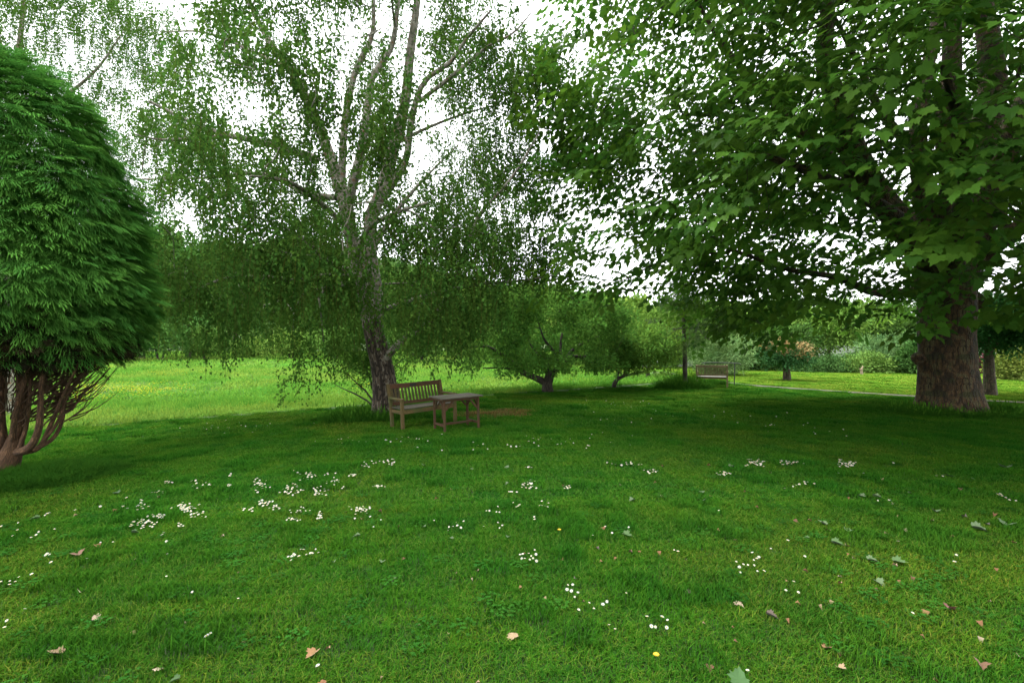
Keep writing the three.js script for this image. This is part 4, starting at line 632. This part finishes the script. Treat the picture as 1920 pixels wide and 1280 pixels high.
// ------------------------------------------------------------------ trees and bushes beyond
{
  let s = 1; const at = (x, D) => (x - 960) / 900 * D;
  const bg = (name, label, pxx, top, D, wpx, col, o = {}) => { const x = at(pxx, D), y0 = H(x, -D), h = EYE + (HORIZON - top) / 900 * D - y0, rx = wpx / 1800 * D; return leafyPlant({ name, label, category: name.includes('shrub') ? 'shrub' : 'tree', x, D, h, rx, col, seed: s++, ...o }); };
  // ornamental tree with orange flower heads
  { const b = G(1475, 713), D = -b.z; leafyPlant({ name: 'ornamental_tree', label: 'small round-headed tree topped with orange young leaves, on a short stout trunk', category: 'tree', x: b.x, D, h: EYE + (HORIZON - 645) / 900 * D - b.y, rx: 1.25, ry: 0.72, crownY: 1.25, col: [0.035, 0.095, 0.03], tips: [0.36, 0.25, 0.11], clump: 'mid', scale: 0.5, n: 330, trunk: 0.17, lobes: 16, seed: 300, bark: brownBark }); }
  // unseen trees added behind the viewpoint so their crowns shade the near grass
  leafyPlant({ name: 'added_shade_tree', label: 'tall broad unseen tree added behind the viewpoint to shade the lawn', category: 'tree', x: 4.5, D: -6.5, h: 14, rx: 6.2, ry: 5.2, crownY: 8.2, col: [0.05, 0.13, 0.025], clump: 'big', scale: 1.35, n: 720, trunk: 0.3, lobes: 18, seed: 310, group: 'unseen trees added to shade the near lawn' });
  leafyPlant({ name: 'added_shade_tree', label: 'slimmer tall unseen tree added behind the viewpoint to shade the lawn', category: 'tree', x: -4.5, D: -8.5, h: 13, rx: 4.6, ry: 4.6, crownY: 8, col: [0.05, 0.13, 0.025], clump: 'big', scale: 1.35, n: 520, trunk: 0.26, lobes: 15, seed: 311, group: 'unseen trees added to shade the near lawn' });
  // right-hand border
  bg('willow_shrub', 'light green rounded shrub behind the far bench', 1348, 638, 29, 128, [0.12, 0.20, 0.07], { clump: 'long', scale: 0.8, n: 420, stems: 4, trunk: 0.06, ry: 1.15, lobes: 14 });
  bg('fruit_tree', 'yellow-green loose tree between the small fruit tree and the young conifer', 1215, 585, 27, 150, [0.10, 0.175, 0.03], { clump: 'fine', scale: 0.9, n: 420, trunk: 0.09, ry: 1.5 });
  bg('dark_shrub', 'very dark evergreen shrub left of the orange-topped tree', 1412, 615, 36, 100, [0.038, 0.078, 0.018], { clump: 'mid', scale: 0.9, n: 380, stems: 3, trunk: 0.09, ry: 2.1 });
  bg('evergreen_shrub', 'deep green evergreen shrub directly behind the orange-topped tree', 1478, 608, 38, 120, [0.05, 0.105, 0.022], { clump: 'mid', n: 420, stems: 3, trunk: 0.09, ry: 2.2 });
  bg('border_tree', 'mid green tree behind the border right of the orange-topped tree', 1555, 562, 40, 160, [0.10, 0.185, 0.032], { clump: 'mid', scale: 1.1, n: 480, trunk: 0.12, ry: 2.3 });
  bg('low_shrub', 'low dark green shrub at the edge of the field', 1530, 672, 33, 110, [0.045, 0.10, 0.026], { clump: 'fine', n: 260, stems: 4, trunk: 0.04, ry: 0.8 });
  bg('low_shrub', 'low mid green shrub under the tall border tree', 1580, 668, 34, 80, [0.06, 0.135, 0.03], { clump: 'fine', n: 220, stems: 4, trunk: 0.04, ry: 0.85 });
  bg('pale_shrub', 'small yellow-green shrub with a bare pale stump in front', 1622, 668, 31.5, 66, [0.11, 0.19, 0.04], { clump: 'fine', n: 220, stems: 3, trunk: 0.04, ry: 0.7 });
  bg('feathery_shrub', 'tall feathery grey-green shrub left of the massive trunk', 1675, 630, 33, 110, [0.09, 0.165, 0.055], { clump: 'long', scale: 0.9, n: 460, stems: 4, trunk: 0.06, ry: 1.4 });
  bg('dark_shrub', 'dark green shrub close behind the massive trunk', 1722, 640, 30, 60, [0.05, 0.11, 0.025], { clump: 'mid', scale: 0.8, n: 240, stems: 3, trunk: 0.06, ry: 1.2 });
  bg('border_tree', 'dark tree behind the small dark roof', 1640, 560, 46, 150, [0.06, 0.12, 0.024], { n: 380, scale: 1.2, trunk: 0.12 });
  bg('border_tree', 'far mid green tree filling the border behind the light green shrub', 1320, 555, 46, 170, [0.105, 0.19, 0.035], { n: 420, scale: 1.2, trunk: 0.12 });
  bg('border_tree', 'tall yellow-green tree behind the dark evergreen shrubs', 1435, 560, 45, 160, [0.11, 0.195, 0.034], { n: 440, scale: 1.2, trunk: 0.13 });
  bg('border_tree', 'far tree behind the massive trunk', 1760, 545, 48, 190, [0.055, 0.115, 0.028], { n: 380, scale: 1.2, trunk: 0.12 });
  bg('border_tree', 'far green tree at the right end of the border', 1900, 550, 44, 200, [0.045, 0.1, 0.028], { n: 420, scale: 1.2, trunk: 0.12 });
  bg('border_tree', 'broad tree closing the right end of the garden', 2060, 570, 40, 200, [0.055, 0.11, 0.028], { n: 420, scale: 1.2, trunk: 0.14 });
  bg('purple_shrub', 'dark red-purple shrub seen past the massive trunk', 1842, 672, 30, 54, [0.075, 0.022, 0.03], { clump: 'fine', n: 220, stems: 3, trunk: 0.04, ry: 0.75 });
  bg('golden_shrub', 'yellow-green shrub at the right edge of the garden', 1916, 655, 24, 90, [0.13, 0.17, 0.035], { clump: 'fine', n: 300, stems: 3, trunk: 0.05, ry: 0.95 });
  { const b = G(1856, 741), D = -b.z; leafyPlant({ name: 'small_tree', label: 'small round dark-leaved tree standing right of the massive trunk', category: 'tree', x: b.x, D, h: EYE + (HORIZON - 560) / 900 * D - b.y, rx: 1.5, ry: 1.1, crownY: 2.3, col: [0.028, 0.085, 0.022], clump: 'mid', scale: 0.6, n: 420, trunk: 0.16, lobes: 14, seed: 301, bark: brownBark }); }
  { const b = G(1617, 702), t = thing('tree_stump', 'pale bare forked stump in front of the yellow-green shrub', 'stump', b), m = new THREE.MeshStandardMaterial({ color: lin(0.26, 0.20, 0.13), roughness: 0.9, bumpMap: barkBump, bumpScale: 0.01 }); part('stem', limb([V(0, -0.1, 0), V(-0.04, 0.25, 0), V(0.05, 0.5, 0)], [0.09, 0.06, 0.04], 8, { n: 6, lump: 0.2 }).geo, m, t); part('fork', limb([V(-0.02, 0.2, 0), V(-0.12, 0.34, 0.02)], [0.06, 0.05], 7, { n: 4, lump: 0.2 }).geo, m, t); }
  { // shed roof that shows between the bushes
    const D = 40, c = px(1634, 672, D), y0 = H(c.x, c.z), t = thing('garden_shed', 'dark slate-grey shed roof half hidden among the border bushes', 'shed', V(c.x, y0, c.z)), wall = new THREE.MeshStandardMaterial({ color: lin(0.10, 0.09, 0.08), roughness: 0.9 }), slate = new THREE.MeshStandardMaterial({ color: lin(0.05, 0.055, 0.075), roughness: 0.7 });
    const k = c.y - y0, w = new THREE.BoxGeometry(2.2, k + 0.2, 1.8); w.translate(0, (k + 0.2) / 2 - 0.2, 0); part('wall', w, wall, t);
    for (const sg of [-1, 1]) { const g = new THREE.BoxGeometry(2.5, 0.05, 1.25); g.rotateX(sg * 0.6); g.translate(0, k + 0.28, sg * 0.5); part('roof', g, slate, t); }
  }
  // left: trees beyond the meadow
  const TL = [
    [150, 400, 64, 190, 'dark'], [265, 405, 60, 170, 'dark'], [355, 440, 66, 150, 'dark'], [440, 455, 74, 150, 'mid'], [530, 468, 78, 130, 'mid'], [610, 500, 84, 130, 'dark'], [690, 505, 80, 140, 'mid'], [770, 500, 74, 150, 'mid'], [855, 520, 68, 140, 'light'], [935, 535, 62, 130, 'mid'], [1010, 540, 58, 130, 'light'], [1085, 548, 60, 140, 'mid'], [1165, 560, 55, 140, 'light'], [1240, 575, 58, 140, 'mid'], [20, 390, 70, 200, 'mid'], [-120, 380, 66, 220, 'dark']];
  const colr = { dark: [0.07, 0.165, 0.034], mid: [0.10, 0.20, 0.036], light: [0.155, 0.26, 0.045] };
  const says = ['dark broad tree behind the clipped conifer', 'dark tree at the left end of the meadow with low skirts', 'dense dark tree beyond the meadow left of the birch', 'mid green tree beyond the meadow behind the hanging birch twigs', 'mid green tree below the distant hill', 'dark tree directly under the distant hill', 'mid green tree behind the birch trunk', 'mid green tree seen past the right side of the birch trunk', 'light green tree behind the bench', 'mid green tree behind the spreading fruit tree', 'light green tree behind the forked fruit tree trunk', 'mid green tree beyond the small leaning fruit tree', 'light yellow-green tree behind the small leaning fruit tree', 'mid green tree behind the young conifer', 'mid green tree hidden mostly by the clipped conifer', 'broad dark tree left of the clipped conifer'];
  TL.forEach(([x, top, D, w, k], i) => bg('meadow_tree', says[i], x, top, D, w, colr[k], { clump: 'big', scale: 1.75, n: 420, trunk: 0.3, lobes: 15, lift: 1, group: 'trees beyond the meadow', ...(k === 'dark' ? { ry: undefined } : {}) }));
  const SL = [[300, 610, 56, 110, 'dark', 'dark shrub at the far left end of the meadow'], [385, 620, 60, 80, 'mid', 'mid green shrub at the far side of the meadow left of the gap'], [470, 640, 66, 70, 'light', 'pale shrub in the gap at the far side of the meadow'], [545, 625, 62, 100, 'light', 'light shrub beyond the hanging birch curtain'], [630, 620, 60, 110, 'mid', 'mid green shrub behind the thin dark-stemmed shrub'], [790, 610, 52, 120, 'mid', 'mid green shrub right of the birch trunk beyond the meadow'], [880, 600, 48, 110, 'light', 'light green shrub behind the bench back'], [960, 615, 46, 100, 'mid', 'mid green shrub behind the spreading fruit tree'], [1100, 605, 44, 120, 'mid', 'mid green shrub between the two fruit trees'], [1180, 620, 42, 90, 'light', 'light shrub behind the leaning fruit tree'], [1265, 615, 40, 90, 'mid', 'mid green shrub behind the young conifer trunk']];
  SL.forEach(([x, top, D, w, k, l]) => bg('meadow_shrub', l, x, top, D, w, colr[k], { clump: 'mid', scale: 1.3, n: 300, trunk: 0.1, stems: 3, lobes: 12, lift: 1, group: 'shrubs beyond the meadow' }));
}
{ // distant wooded hill
  const prof = [[-900, 450], [-300, 470], [0, 490], [250, 495], [420, 486], [520, 464], [580, 457], [640, 474], [720, 494], [820, 520], [950, 548], [1200, 585], [1600, 606], [2300, 615], [3000, 620]];
  const ridge = (x) => { for (let i = 1; i < prof.length; i++) if (x < prof[i][0]) { const a = prof[i - 1], b = prof[i]; return lerp(a[1], b[1], sm((x - a[0]) / (b[0] - a[0]))); } return 620; };
  const hy = (a, D) => { const top = EYE + (HORIZON - ridge(a)) / 900 * 420; return lerp(2.5, top - 6, sstep(190, 420, D)) * (D > 420 ? 1 - 0.5 * sstep(420, 640, D) : 1); };
  const pos = [], idx = [], nx = 110, nz = 22;
  for (let j = 0; j <= nz; j++) for (let i = 0; i <= nx; i++) { const a = lerp(-900, 3000, i / nx), D = lerp(185, 640, j / nz), d = (a - 960) / 900; pos.push(d * D, hy(a, D), -D); }
  for (let j = 0; j < nz; j++) for (let i = 0; i < nx; i++) { const a = j * (nx + 1) + i; idx.push(a, a + 1, a + nx + 1, a + 1, a + nx + 2, a + nx + 1); }
  tag(topMesh('hill', geoFrom(pos, idx), new THREE.MeshStandardMaterial({ color: lin(0.05, 0.09, 0.03), roughness: 1 })), 'distant wooded hillside', 'hill', null, 'structure');
  const r = rng(500), A = []; for (let i = 0; i < 9000; i++) { const a = lerp(-700, 2300, r()), D = 200 + 240 * Math.pow(r(), 0.7), d = (a - 960) / 900, y = hy(a, D); A.push({ m: place(V(d * D, y + 2 + 4 * r(), -D), V(r() - 0.5, 0.3, r() - 0.5), r() * 6.28, 5 + 5 * r()), c: tint(fbm(d * D * 0.02, 3, D * 0.02) > 0.5 ? [0.075, 0.15, 0.04] : [0.11, 0.19, 0.045], r, 0.3, 0.15) }); }
  tag(instances('woodland', CL.big, foliageMat, A, scene), 'far-off wood covering the distant hillside', 'woodland', null, 'stuff');
}

// ------------------------------------------------------------------ small things on the lawn
{
  const r = rng(600);
  // daisies: places read off the photograph as [x, y] in thirds of a pixel from each strip's corner
  const one = [], many = [];
  const strip = (ox, singles, clusters) => { for (const [x, y] of singles) one.push([ox + x / 3, 860 + y / 3]); for (const [x, y, sx, sy, n] of clusters) for (let i = 0; i < n * 1.35; i++) { const g = () => (r() + r() + r() - 1.5) * 1.15; one.push([ox + (x + g() * sx) / 3, 860 + (y + g() * sy) / 3]); } };
  strip(0, [[22, 947], [36, 909], [137, 843], [52, 687], [104, 664], [83, 690], [50, 706], [2, 690], [176, 648], [285, 581], [262, 533], [255, 540], [277, 538], [68, 433], [95, 400], [100, 359], [3, 380], [172, 442], [201, 427], [215, 410], [303, 395], [563, 470], [634, 467], [562, 268], [421, 287], [264, 308], [250, 317], [277, 303], [912, 424], [905, 430], [918, 415], [934, 463], [938, 535], [487, 560], [1080, 748], [934, 660], [1338, 785], [1168, 990], [1182, 980], [1160, 995], [1786, 1162], [1620, 550], [1635, 570], [1650, 535], [1658, 541], [1680, 547], [1690, 508], [1706, 510], [1722, 538], [1745, 530], [1755, 530], [1775, 507], [1790, 527], [1640, 548]],
    [[800, 362, 60, 22, 22], [880, 325, 50, 18, 14], [1040, 275, 60, 22, 26], [760, 262, 80, 30, 12], [1110, 315, 40, 15, 8], [1010, 372, 20, 8, 5], [940, 130, 40, 12, 5], [880, 190, 40, 8, 4], [1140, 140, 80, 20, 6], [1470, 145, 50, 40, 14], [1280, 150, 20, 8, 4], [1290, 95, 10, 8, 3], [1480, 250, 60, 15, 13], [1550, 270, 30, 15, 9], [1390, 285, 30, 10, 6], [1720, 90, 60, 22, 16], [1640, 165, 60, 30, 18], [1800, 185, 50, 26, 14], [1880, 120, 50, 40, 12], [1650, 340, 30, 8, 7], [1690, 290, 40, 20, 7], [1790, 310, 20, 20, 7]]);
  strip(640, [[75, 335], [162, 325], [222, 342], [180, 382], [520, 347], [605, 382], [652, 375], [645, 358], [672, 387], [628, 380], [600, 402], [688, 350], [800, 380], [880, 358], [905, 374], [890, 388], [816, 292], [833, 292], [880, 268], [873, 298], [889, 300], [967, 246], [985, 270], [995, 265], [1003, 258], [1085, 326], [1087, 340], [1128, 238], [1143, 225], [1115, 262], [1130, 262], [1145, 265], [1165, 248], [1160, 270], [1088, 512], [1005, 538], [1020, 535], [1054, 532], [1095, 537], [1015, 560], [1031, 560], [1068, 546], [1060, 566], [1078, 558], [1097, 574], [1275, 709], [1302, 708], [1270, 735], [1295, 743], [1331, 752], [1313, 776], [1395, 809], [1335, 848], [1421, 841], [1472, 818], [1495, 803], [1603, 754], [1720, 886], [1836, 906], [1830, 948], [1745, 941], [1767, 944], [1507, 933], [1540, 956], [1805, 888], [1415, 430], [1485, 380], [1523, 416], [1617, 384], [1873, 512], [1895, 520]],
    [[110, 285, 50, 22, 20], [1055, 145, 40, 20, 13], [950, 185, 25, 5, 3], [1280, 158, 20, 8, 5], [205, 155, 30, 5, 6], [140, 30, 40, 15, 8], [270, 15, 40, 15, 12], [65, 92, 20, 8, 6], [1600, 30, 80, 10, 12], [1740, 70, 30, 10, 8], [1050, 45, 20, 8, 5]]);
  strip(1280, [[1430, 95], [1465, 97], [1100, 235], [1163, 232], [1180, 243], [1183, 253], [1775, 200], [1790, 198], [1800, 208], [1820, 218], [1840, 230], [1878, 235], [1187, 23], [878, 80], [1020, 80], [622, 155], [575, 165], [303, 578], [343, 593], [368, 596], [403, 598], [418, 560], [430, 552], [401, 568], [392, 527], [325, 638], [421, 631], [459, 630], [320, 608], [627, 690], [582, 739], [652, 750], [498, 505], [593, 458], [688, 548], [1215, 463], [1542, 540], [1531, 578], [205, 290], [366, 1189], [1296, 866]],
    [[410, 20, 50, 18, 22], [610, 20, 50, 15, 15], [930, 25, 60, 18, 22], [235, 85, 45, 12, 12], [700, 140, 40, 15, 5]]);
  for (const [x, y, sx, sy, n] of [[450, 800, 160, 14, 20], [1000, 830, 260, 22, 34], [1300, 780, 200, 20, 22], [760, 825, 60, 12, 12], [1150, 757, 120, 12, 14], [1500, 800, 120, 20, 14], [640, 830, 60, 12, 8]]) for (let i = 0; i < n; i++) one.push([x + (r() + r() - 1) * sx, y + (r() + r() - 1) * sy]);
  // a flower head of white rays round a yellow disc, on a thin stalk
  const rays = [], disc = new THREE.SphereGeometry(0.0052, 8, 4, 0, 6.29, 0, 1.6); disc.scale(1, 0.6, 1); disc.translate(0, 0.0005, 0);
  for (let k = 0; k < 2; k++) for (let i = 0; i < 13; i++) { const a = (i + k * 0.5) * 0.4833, g = ovalLeaf(0.0125 - k * 0.001, 0.0042, 0.05); g.applyMatrix4(place(V(0, k * 0.0006, 0), V(Math.cos(a), 0.22 + 0.16 * k, Math.sin(a)), 0, 1)); rays.push(g); }
  const head = mergeGeometries(rays), white = leafMat(0.15, { color: lin(0.62, 0.62, 0.6), vertexColors: false }), yellow = new THREE.MeshStandardMaterial({ color: lin(0.75, 0.5, 0.03), roughness: 0.8 }), green = new THREE.MeshStandardMaterial({ color: lin(0.05, 0.12, 0.03), roughness: 0.8 });
  const stalk = new THREE.CylinderGeometry(0.0009, 0.0011, 0.045, 5); stalk.translate(0, -0.0225, 0);
  const whole = mergeGeometries([colored(head.clone(), [0.62, 0.62, 0.6]), colored(disc.clone(), [0.75, 0.5, 0.03]), colored(stalk.clone(), [0.05, 0.12, 0.03])].map((g) => { const q = g.index ? g.toNonIndexed() : g; q.deleteAttribute('uv'); return q; })), small = leafMat(0.1);
  const pts = one.filter(([x, y]) => y > 745).map(([x, y]) => G(x, y, 0.045)).filter((p) => inMeadow(p.x, p.z) < -0.3).sort((a, b) => b.z - a.z);
  const label = 'white daisy with yellow centre open in the mown lawn', group = 'daisies in the lawn', far = [];
  pts.forEach((p, i) => {
    const d = Math.hypot(p.x, p.z), tx = (r() - 0.5) * 0.9, tz = (r() - 0.3) * 0.8, ry = r() * 6.28, s = 0.65 + 0.45 * r() + 0.2 * sstep(4, 9, d), q = V(p.x, p.y + 0.044, p.z);
    if (i < 60) { const t = thing('daisy', label, 'daisy', q, ry, group); t.rotation.set(tz, ry, tx, 'XYZ'); t.scale.setScalar(s); part('petals', head, white, t); part('flower_centre', disc, yellow, t); part('stalk', stalk, green, t); }
    else if (i < 298) { const m = tag(topMesh('daisy', whole, small), label, 'daisy', group); m.position.copy(q); m.rotation.set(tz, ry, tx); m.scale.setScalar(s); }
    else far.push({ m: new THREE.Matrix4().compose(q, new THREE.Quaternion().setFromEuler(new THREE.Euler(tz, ry, tx)), V(s, s, s).multiplyScalar(1.15)), c: lin(1, 1, 1) });
  });
  if (far.length) tag(instances('distant_daisies', whole, small, far, scene), 'white specks of daisies farther across the lawn', 'daisies', null, 'stuff');
  // two dandelions
  for (const [x, y] of [[640 + 1226 / 3, 860 + 399 / 3], [640 + 1772 / 3, 860 + 1102 / 3]]) { const p = G(x, y, 0.05), t = thing('dandelion', 'yellow dandelion flower alone in the mown lawn', 'dandelion', V(p.x, p.y + 0.05, p.z), r() * 6, 'dandelions in the lawn'); t.scale.setScalar(1.5); part('petals', head, yellow, t); part('flower_centre', disc, yellow, t); part('stalk', stalk, green, t); }

  // fallen leaves: [x, y, size in pixels]
  const T = { b: [], t: [], g: [], d: [], r: [] };
  const put = (k, ox, list) => list.forEach(([x, y, s]) => T[k].push([ox + x / 3, 860 + y / 3, s]));
  put('b', 0, [[430, 528, 18], [535, 480, 13], [1778, 1075, 28], [1856, 1060, 12], [665, 280, 13], [800, 243], [885, 215], [1330, 640], [820, 370], [1800, 1250, 20]]);
  put('t', 0, [[447, 748, 15], [515, 905, 18], [725, 972, 13], [1035, 922], [345, 1090, 20], [865, 1183, 16], [1355, 1028, 12], [750, 565], [1030, 765], [437, 312], [1260, 430]]);
  put('g', 0, [[1005, 1233, 22], [215, 330, 14], [740, 412, 18], [665, 190, 16], [1690, 290, 12], [1880, 577, 14]]);
  put('g', 640, [[460, 35, 14], [740, 52, 14], [940, 40, 18], [100, 430, 18], [460, 380, 16], [630, 445, 12], [935, 440, 15], [232, 572, 18], [300, 672, 12], [940, 135, 13], [1645, 228, 20], [1588, 418, 28]]);
  put('t', 640, [[975, 1000, 27], [600, 983], [430, 932], [1450, 1015, 11], [1143, 772], [1568, 145], [1797, 208], [236, 1218], [780, 1250], [647, 640], [725, 670]]);
  put('b', 640, [[362, 555, 10], [772, 625, 11], [1018, 716, 11], [1252, 568, 13], [1470, 382, 12], [1470, 573, 11], [1548, 550], [1638, 522, 12], [1675, 512], [1787, 515, 11], [1369, 800, 9], [612, 172], [540, 220], [357, 107], [110, 338, 10], [205, 290, 12], [330, 375], [1800, 40], [1776, 130], [1250, 150], [1040, 530], [15, 298]]);
  put('d', 640, [[1308, 670, 12], [1430, 495, 12], [1648, 665]]);
  put('g', 1280, [[112, 190, 16], [112, 233, 18], [870, 265, 25], [808, 367, 20], [930, 405, 20], [845, 468, 26], [995, 203, 18], [1080, 207, 16], [1500, 90, 26], [1830, 48, 22], [1430, 295, 18], [1635, 383, 28], [1820, 373, 28], [1045, 565, 22], [1185, 570, 28], [1090, 683, 24], [710, 445, 14], [270, 45, 18], [1630, 105, 14], [1270, 188, 8]]);
  put('b', 1280, [[360, 180], [170, 207, 10], [620, 342, 11], [705, 340], [838, 402, 13], [915, 480, 10], [210, 403, 11], [1212, 327, 10], [1135, 418, 11], [1755, 305, 10], [1300, 660, 12], [1215, 678], [675, 620, 12], [580, 685], [940, 530], [900, 695, 10], [1078, 725], [712, 710], [433, 768, 9], [632, 803, 11], [580, 893, 11], [1360, 843, 14], [1668, 907, 12], [795, 1058, 16], [870, 1075, 13], [1680, 1145, 20], [150, 1160, 16], [1410, 1235, 10], [285, 1015], [275, 940], [1335, 985], [1770, 612], [1740, 800], [1535, 435], [1880, 470], [157, 35], [500, 78], [925, 215, 8], [410, 268, 8], [1570, 165, 8]]);
  put('t', 1280, [[305, 452], [1240, 392, 11], [1415, 345], [1212, 602, 12], [955, 555, 10], [875, 658], [300, 800, 18], [765, 817, 11], [855, 800, 11], [893, 922, 9], [1660, 990, 13], [878, 1165, 17], [1890, 1110, 12], [110, 918, 7], [1120, 110, 9]]);
  put('d', 1280, [[1605, 325, 12], [478, 870, 20], [38, 735, 16], [1730, 368], [22, 565]]);
  put('r', 1280, [[1493, 835, 18]]);
  const shapes = [lobedLeaf(1, 0.5, 0.25), lobedLeaf(1, -0.35, 0.3), lobedLeaf(1, 0.2, 0.75)], curls = [ovalLeaf(1, 0.62, 0.5), ovalLeaf(1, 0.75, 0.35), ovalLeaf(1, 0.5, 0.7)];
  const kinds = {
    b: ['brown curled fallen leaf lying in the lawn', 'brown fallen leaves', [[0.20, 0.09, 0.04], [0.14, 0.07, 0.035], [0.26, 0.14, 0.06]]], t: ['pale tan dried fallen leaf lying in the lawn', 'tan fallen leaves', [[0.30, 0.21, 0.12], [0.36, 0.28, 0.19], [0.24, 0.16, 0.09]]],
    g: ['pale green fallen lobed leaf lying underside up in the lawn', 'pale green fallen leaves', [[0.07, 0.135, 0.04], [0.05, 0.105, 0.03], [0.105, 0.16, 0.07]]], d: ['dark grey-brown withered fallen leaf in the lawn', 'dark withered fallen leaves', [[0.10, 0.075, 0.06]]], r: ['dull red fallen leaf lying in the lawn', null, [[0.15, 0.04, 0.03]]] };
  for (const k of Object.keys(kinds)) {
    const [lb, gr, cols] = kinds[k], ms = cols.map((c) => new THREE.MeshPhysicalMaterial({ color: lin(...c), roughness: 0.95, side: THREE.DoubleSide, transmission: 0.12, thickness: 0 }));
    for (const [x, y, s = 8] of T[k]) {
      const p = G(x, y, 0.03), d = Math.hypot(p.x, p.z), size = s / 900 * d * (k === 'g' ? 0.7 : 0.95), big = k === 'g' || s > 15, m = tag(topMesh('fallen_leaf', (big ? shapes : curls)[Math.floor(r() * 3)], ms[Math.floor(r() * ms.length)]), lb, 'leaf', gr || undefined);
      m.scale.setScalar(clamp(size, 0.025, 0.19)); m.rotation.set((r() - 0.5) * 0.5 + (big ? 0.05 : 0.25), r() * 6.28, (r() - 0.5) * (big ? 0.35 : 0.8), 'YXZ'); m.position.set(p.x, p.y + 0.026, p.z);
    }
  }
  { const p = G(1385, 1288, 0.03), m = tag(topMesh('fallen_leaf', lobedLeaf(1, 0.25, 0.3), new THREE.MeshPhysicalMaterial({ color: lin(0.05, 0.135, 0.028), roughness: 0.8, side: THREE.DoubleSide, transmission: 0.25, thickness: 0 })), 'large fresh bright green lobed leaf standing up in the lawn', 'leaf'); m.scale.setScalar(0.11); m.rotation.set(-0.5, 2.6, 0.3, 'YXZ'); m.position.set(p.x, p.y + 0.04, p.z); }
}
renderer.render(scene, camera);
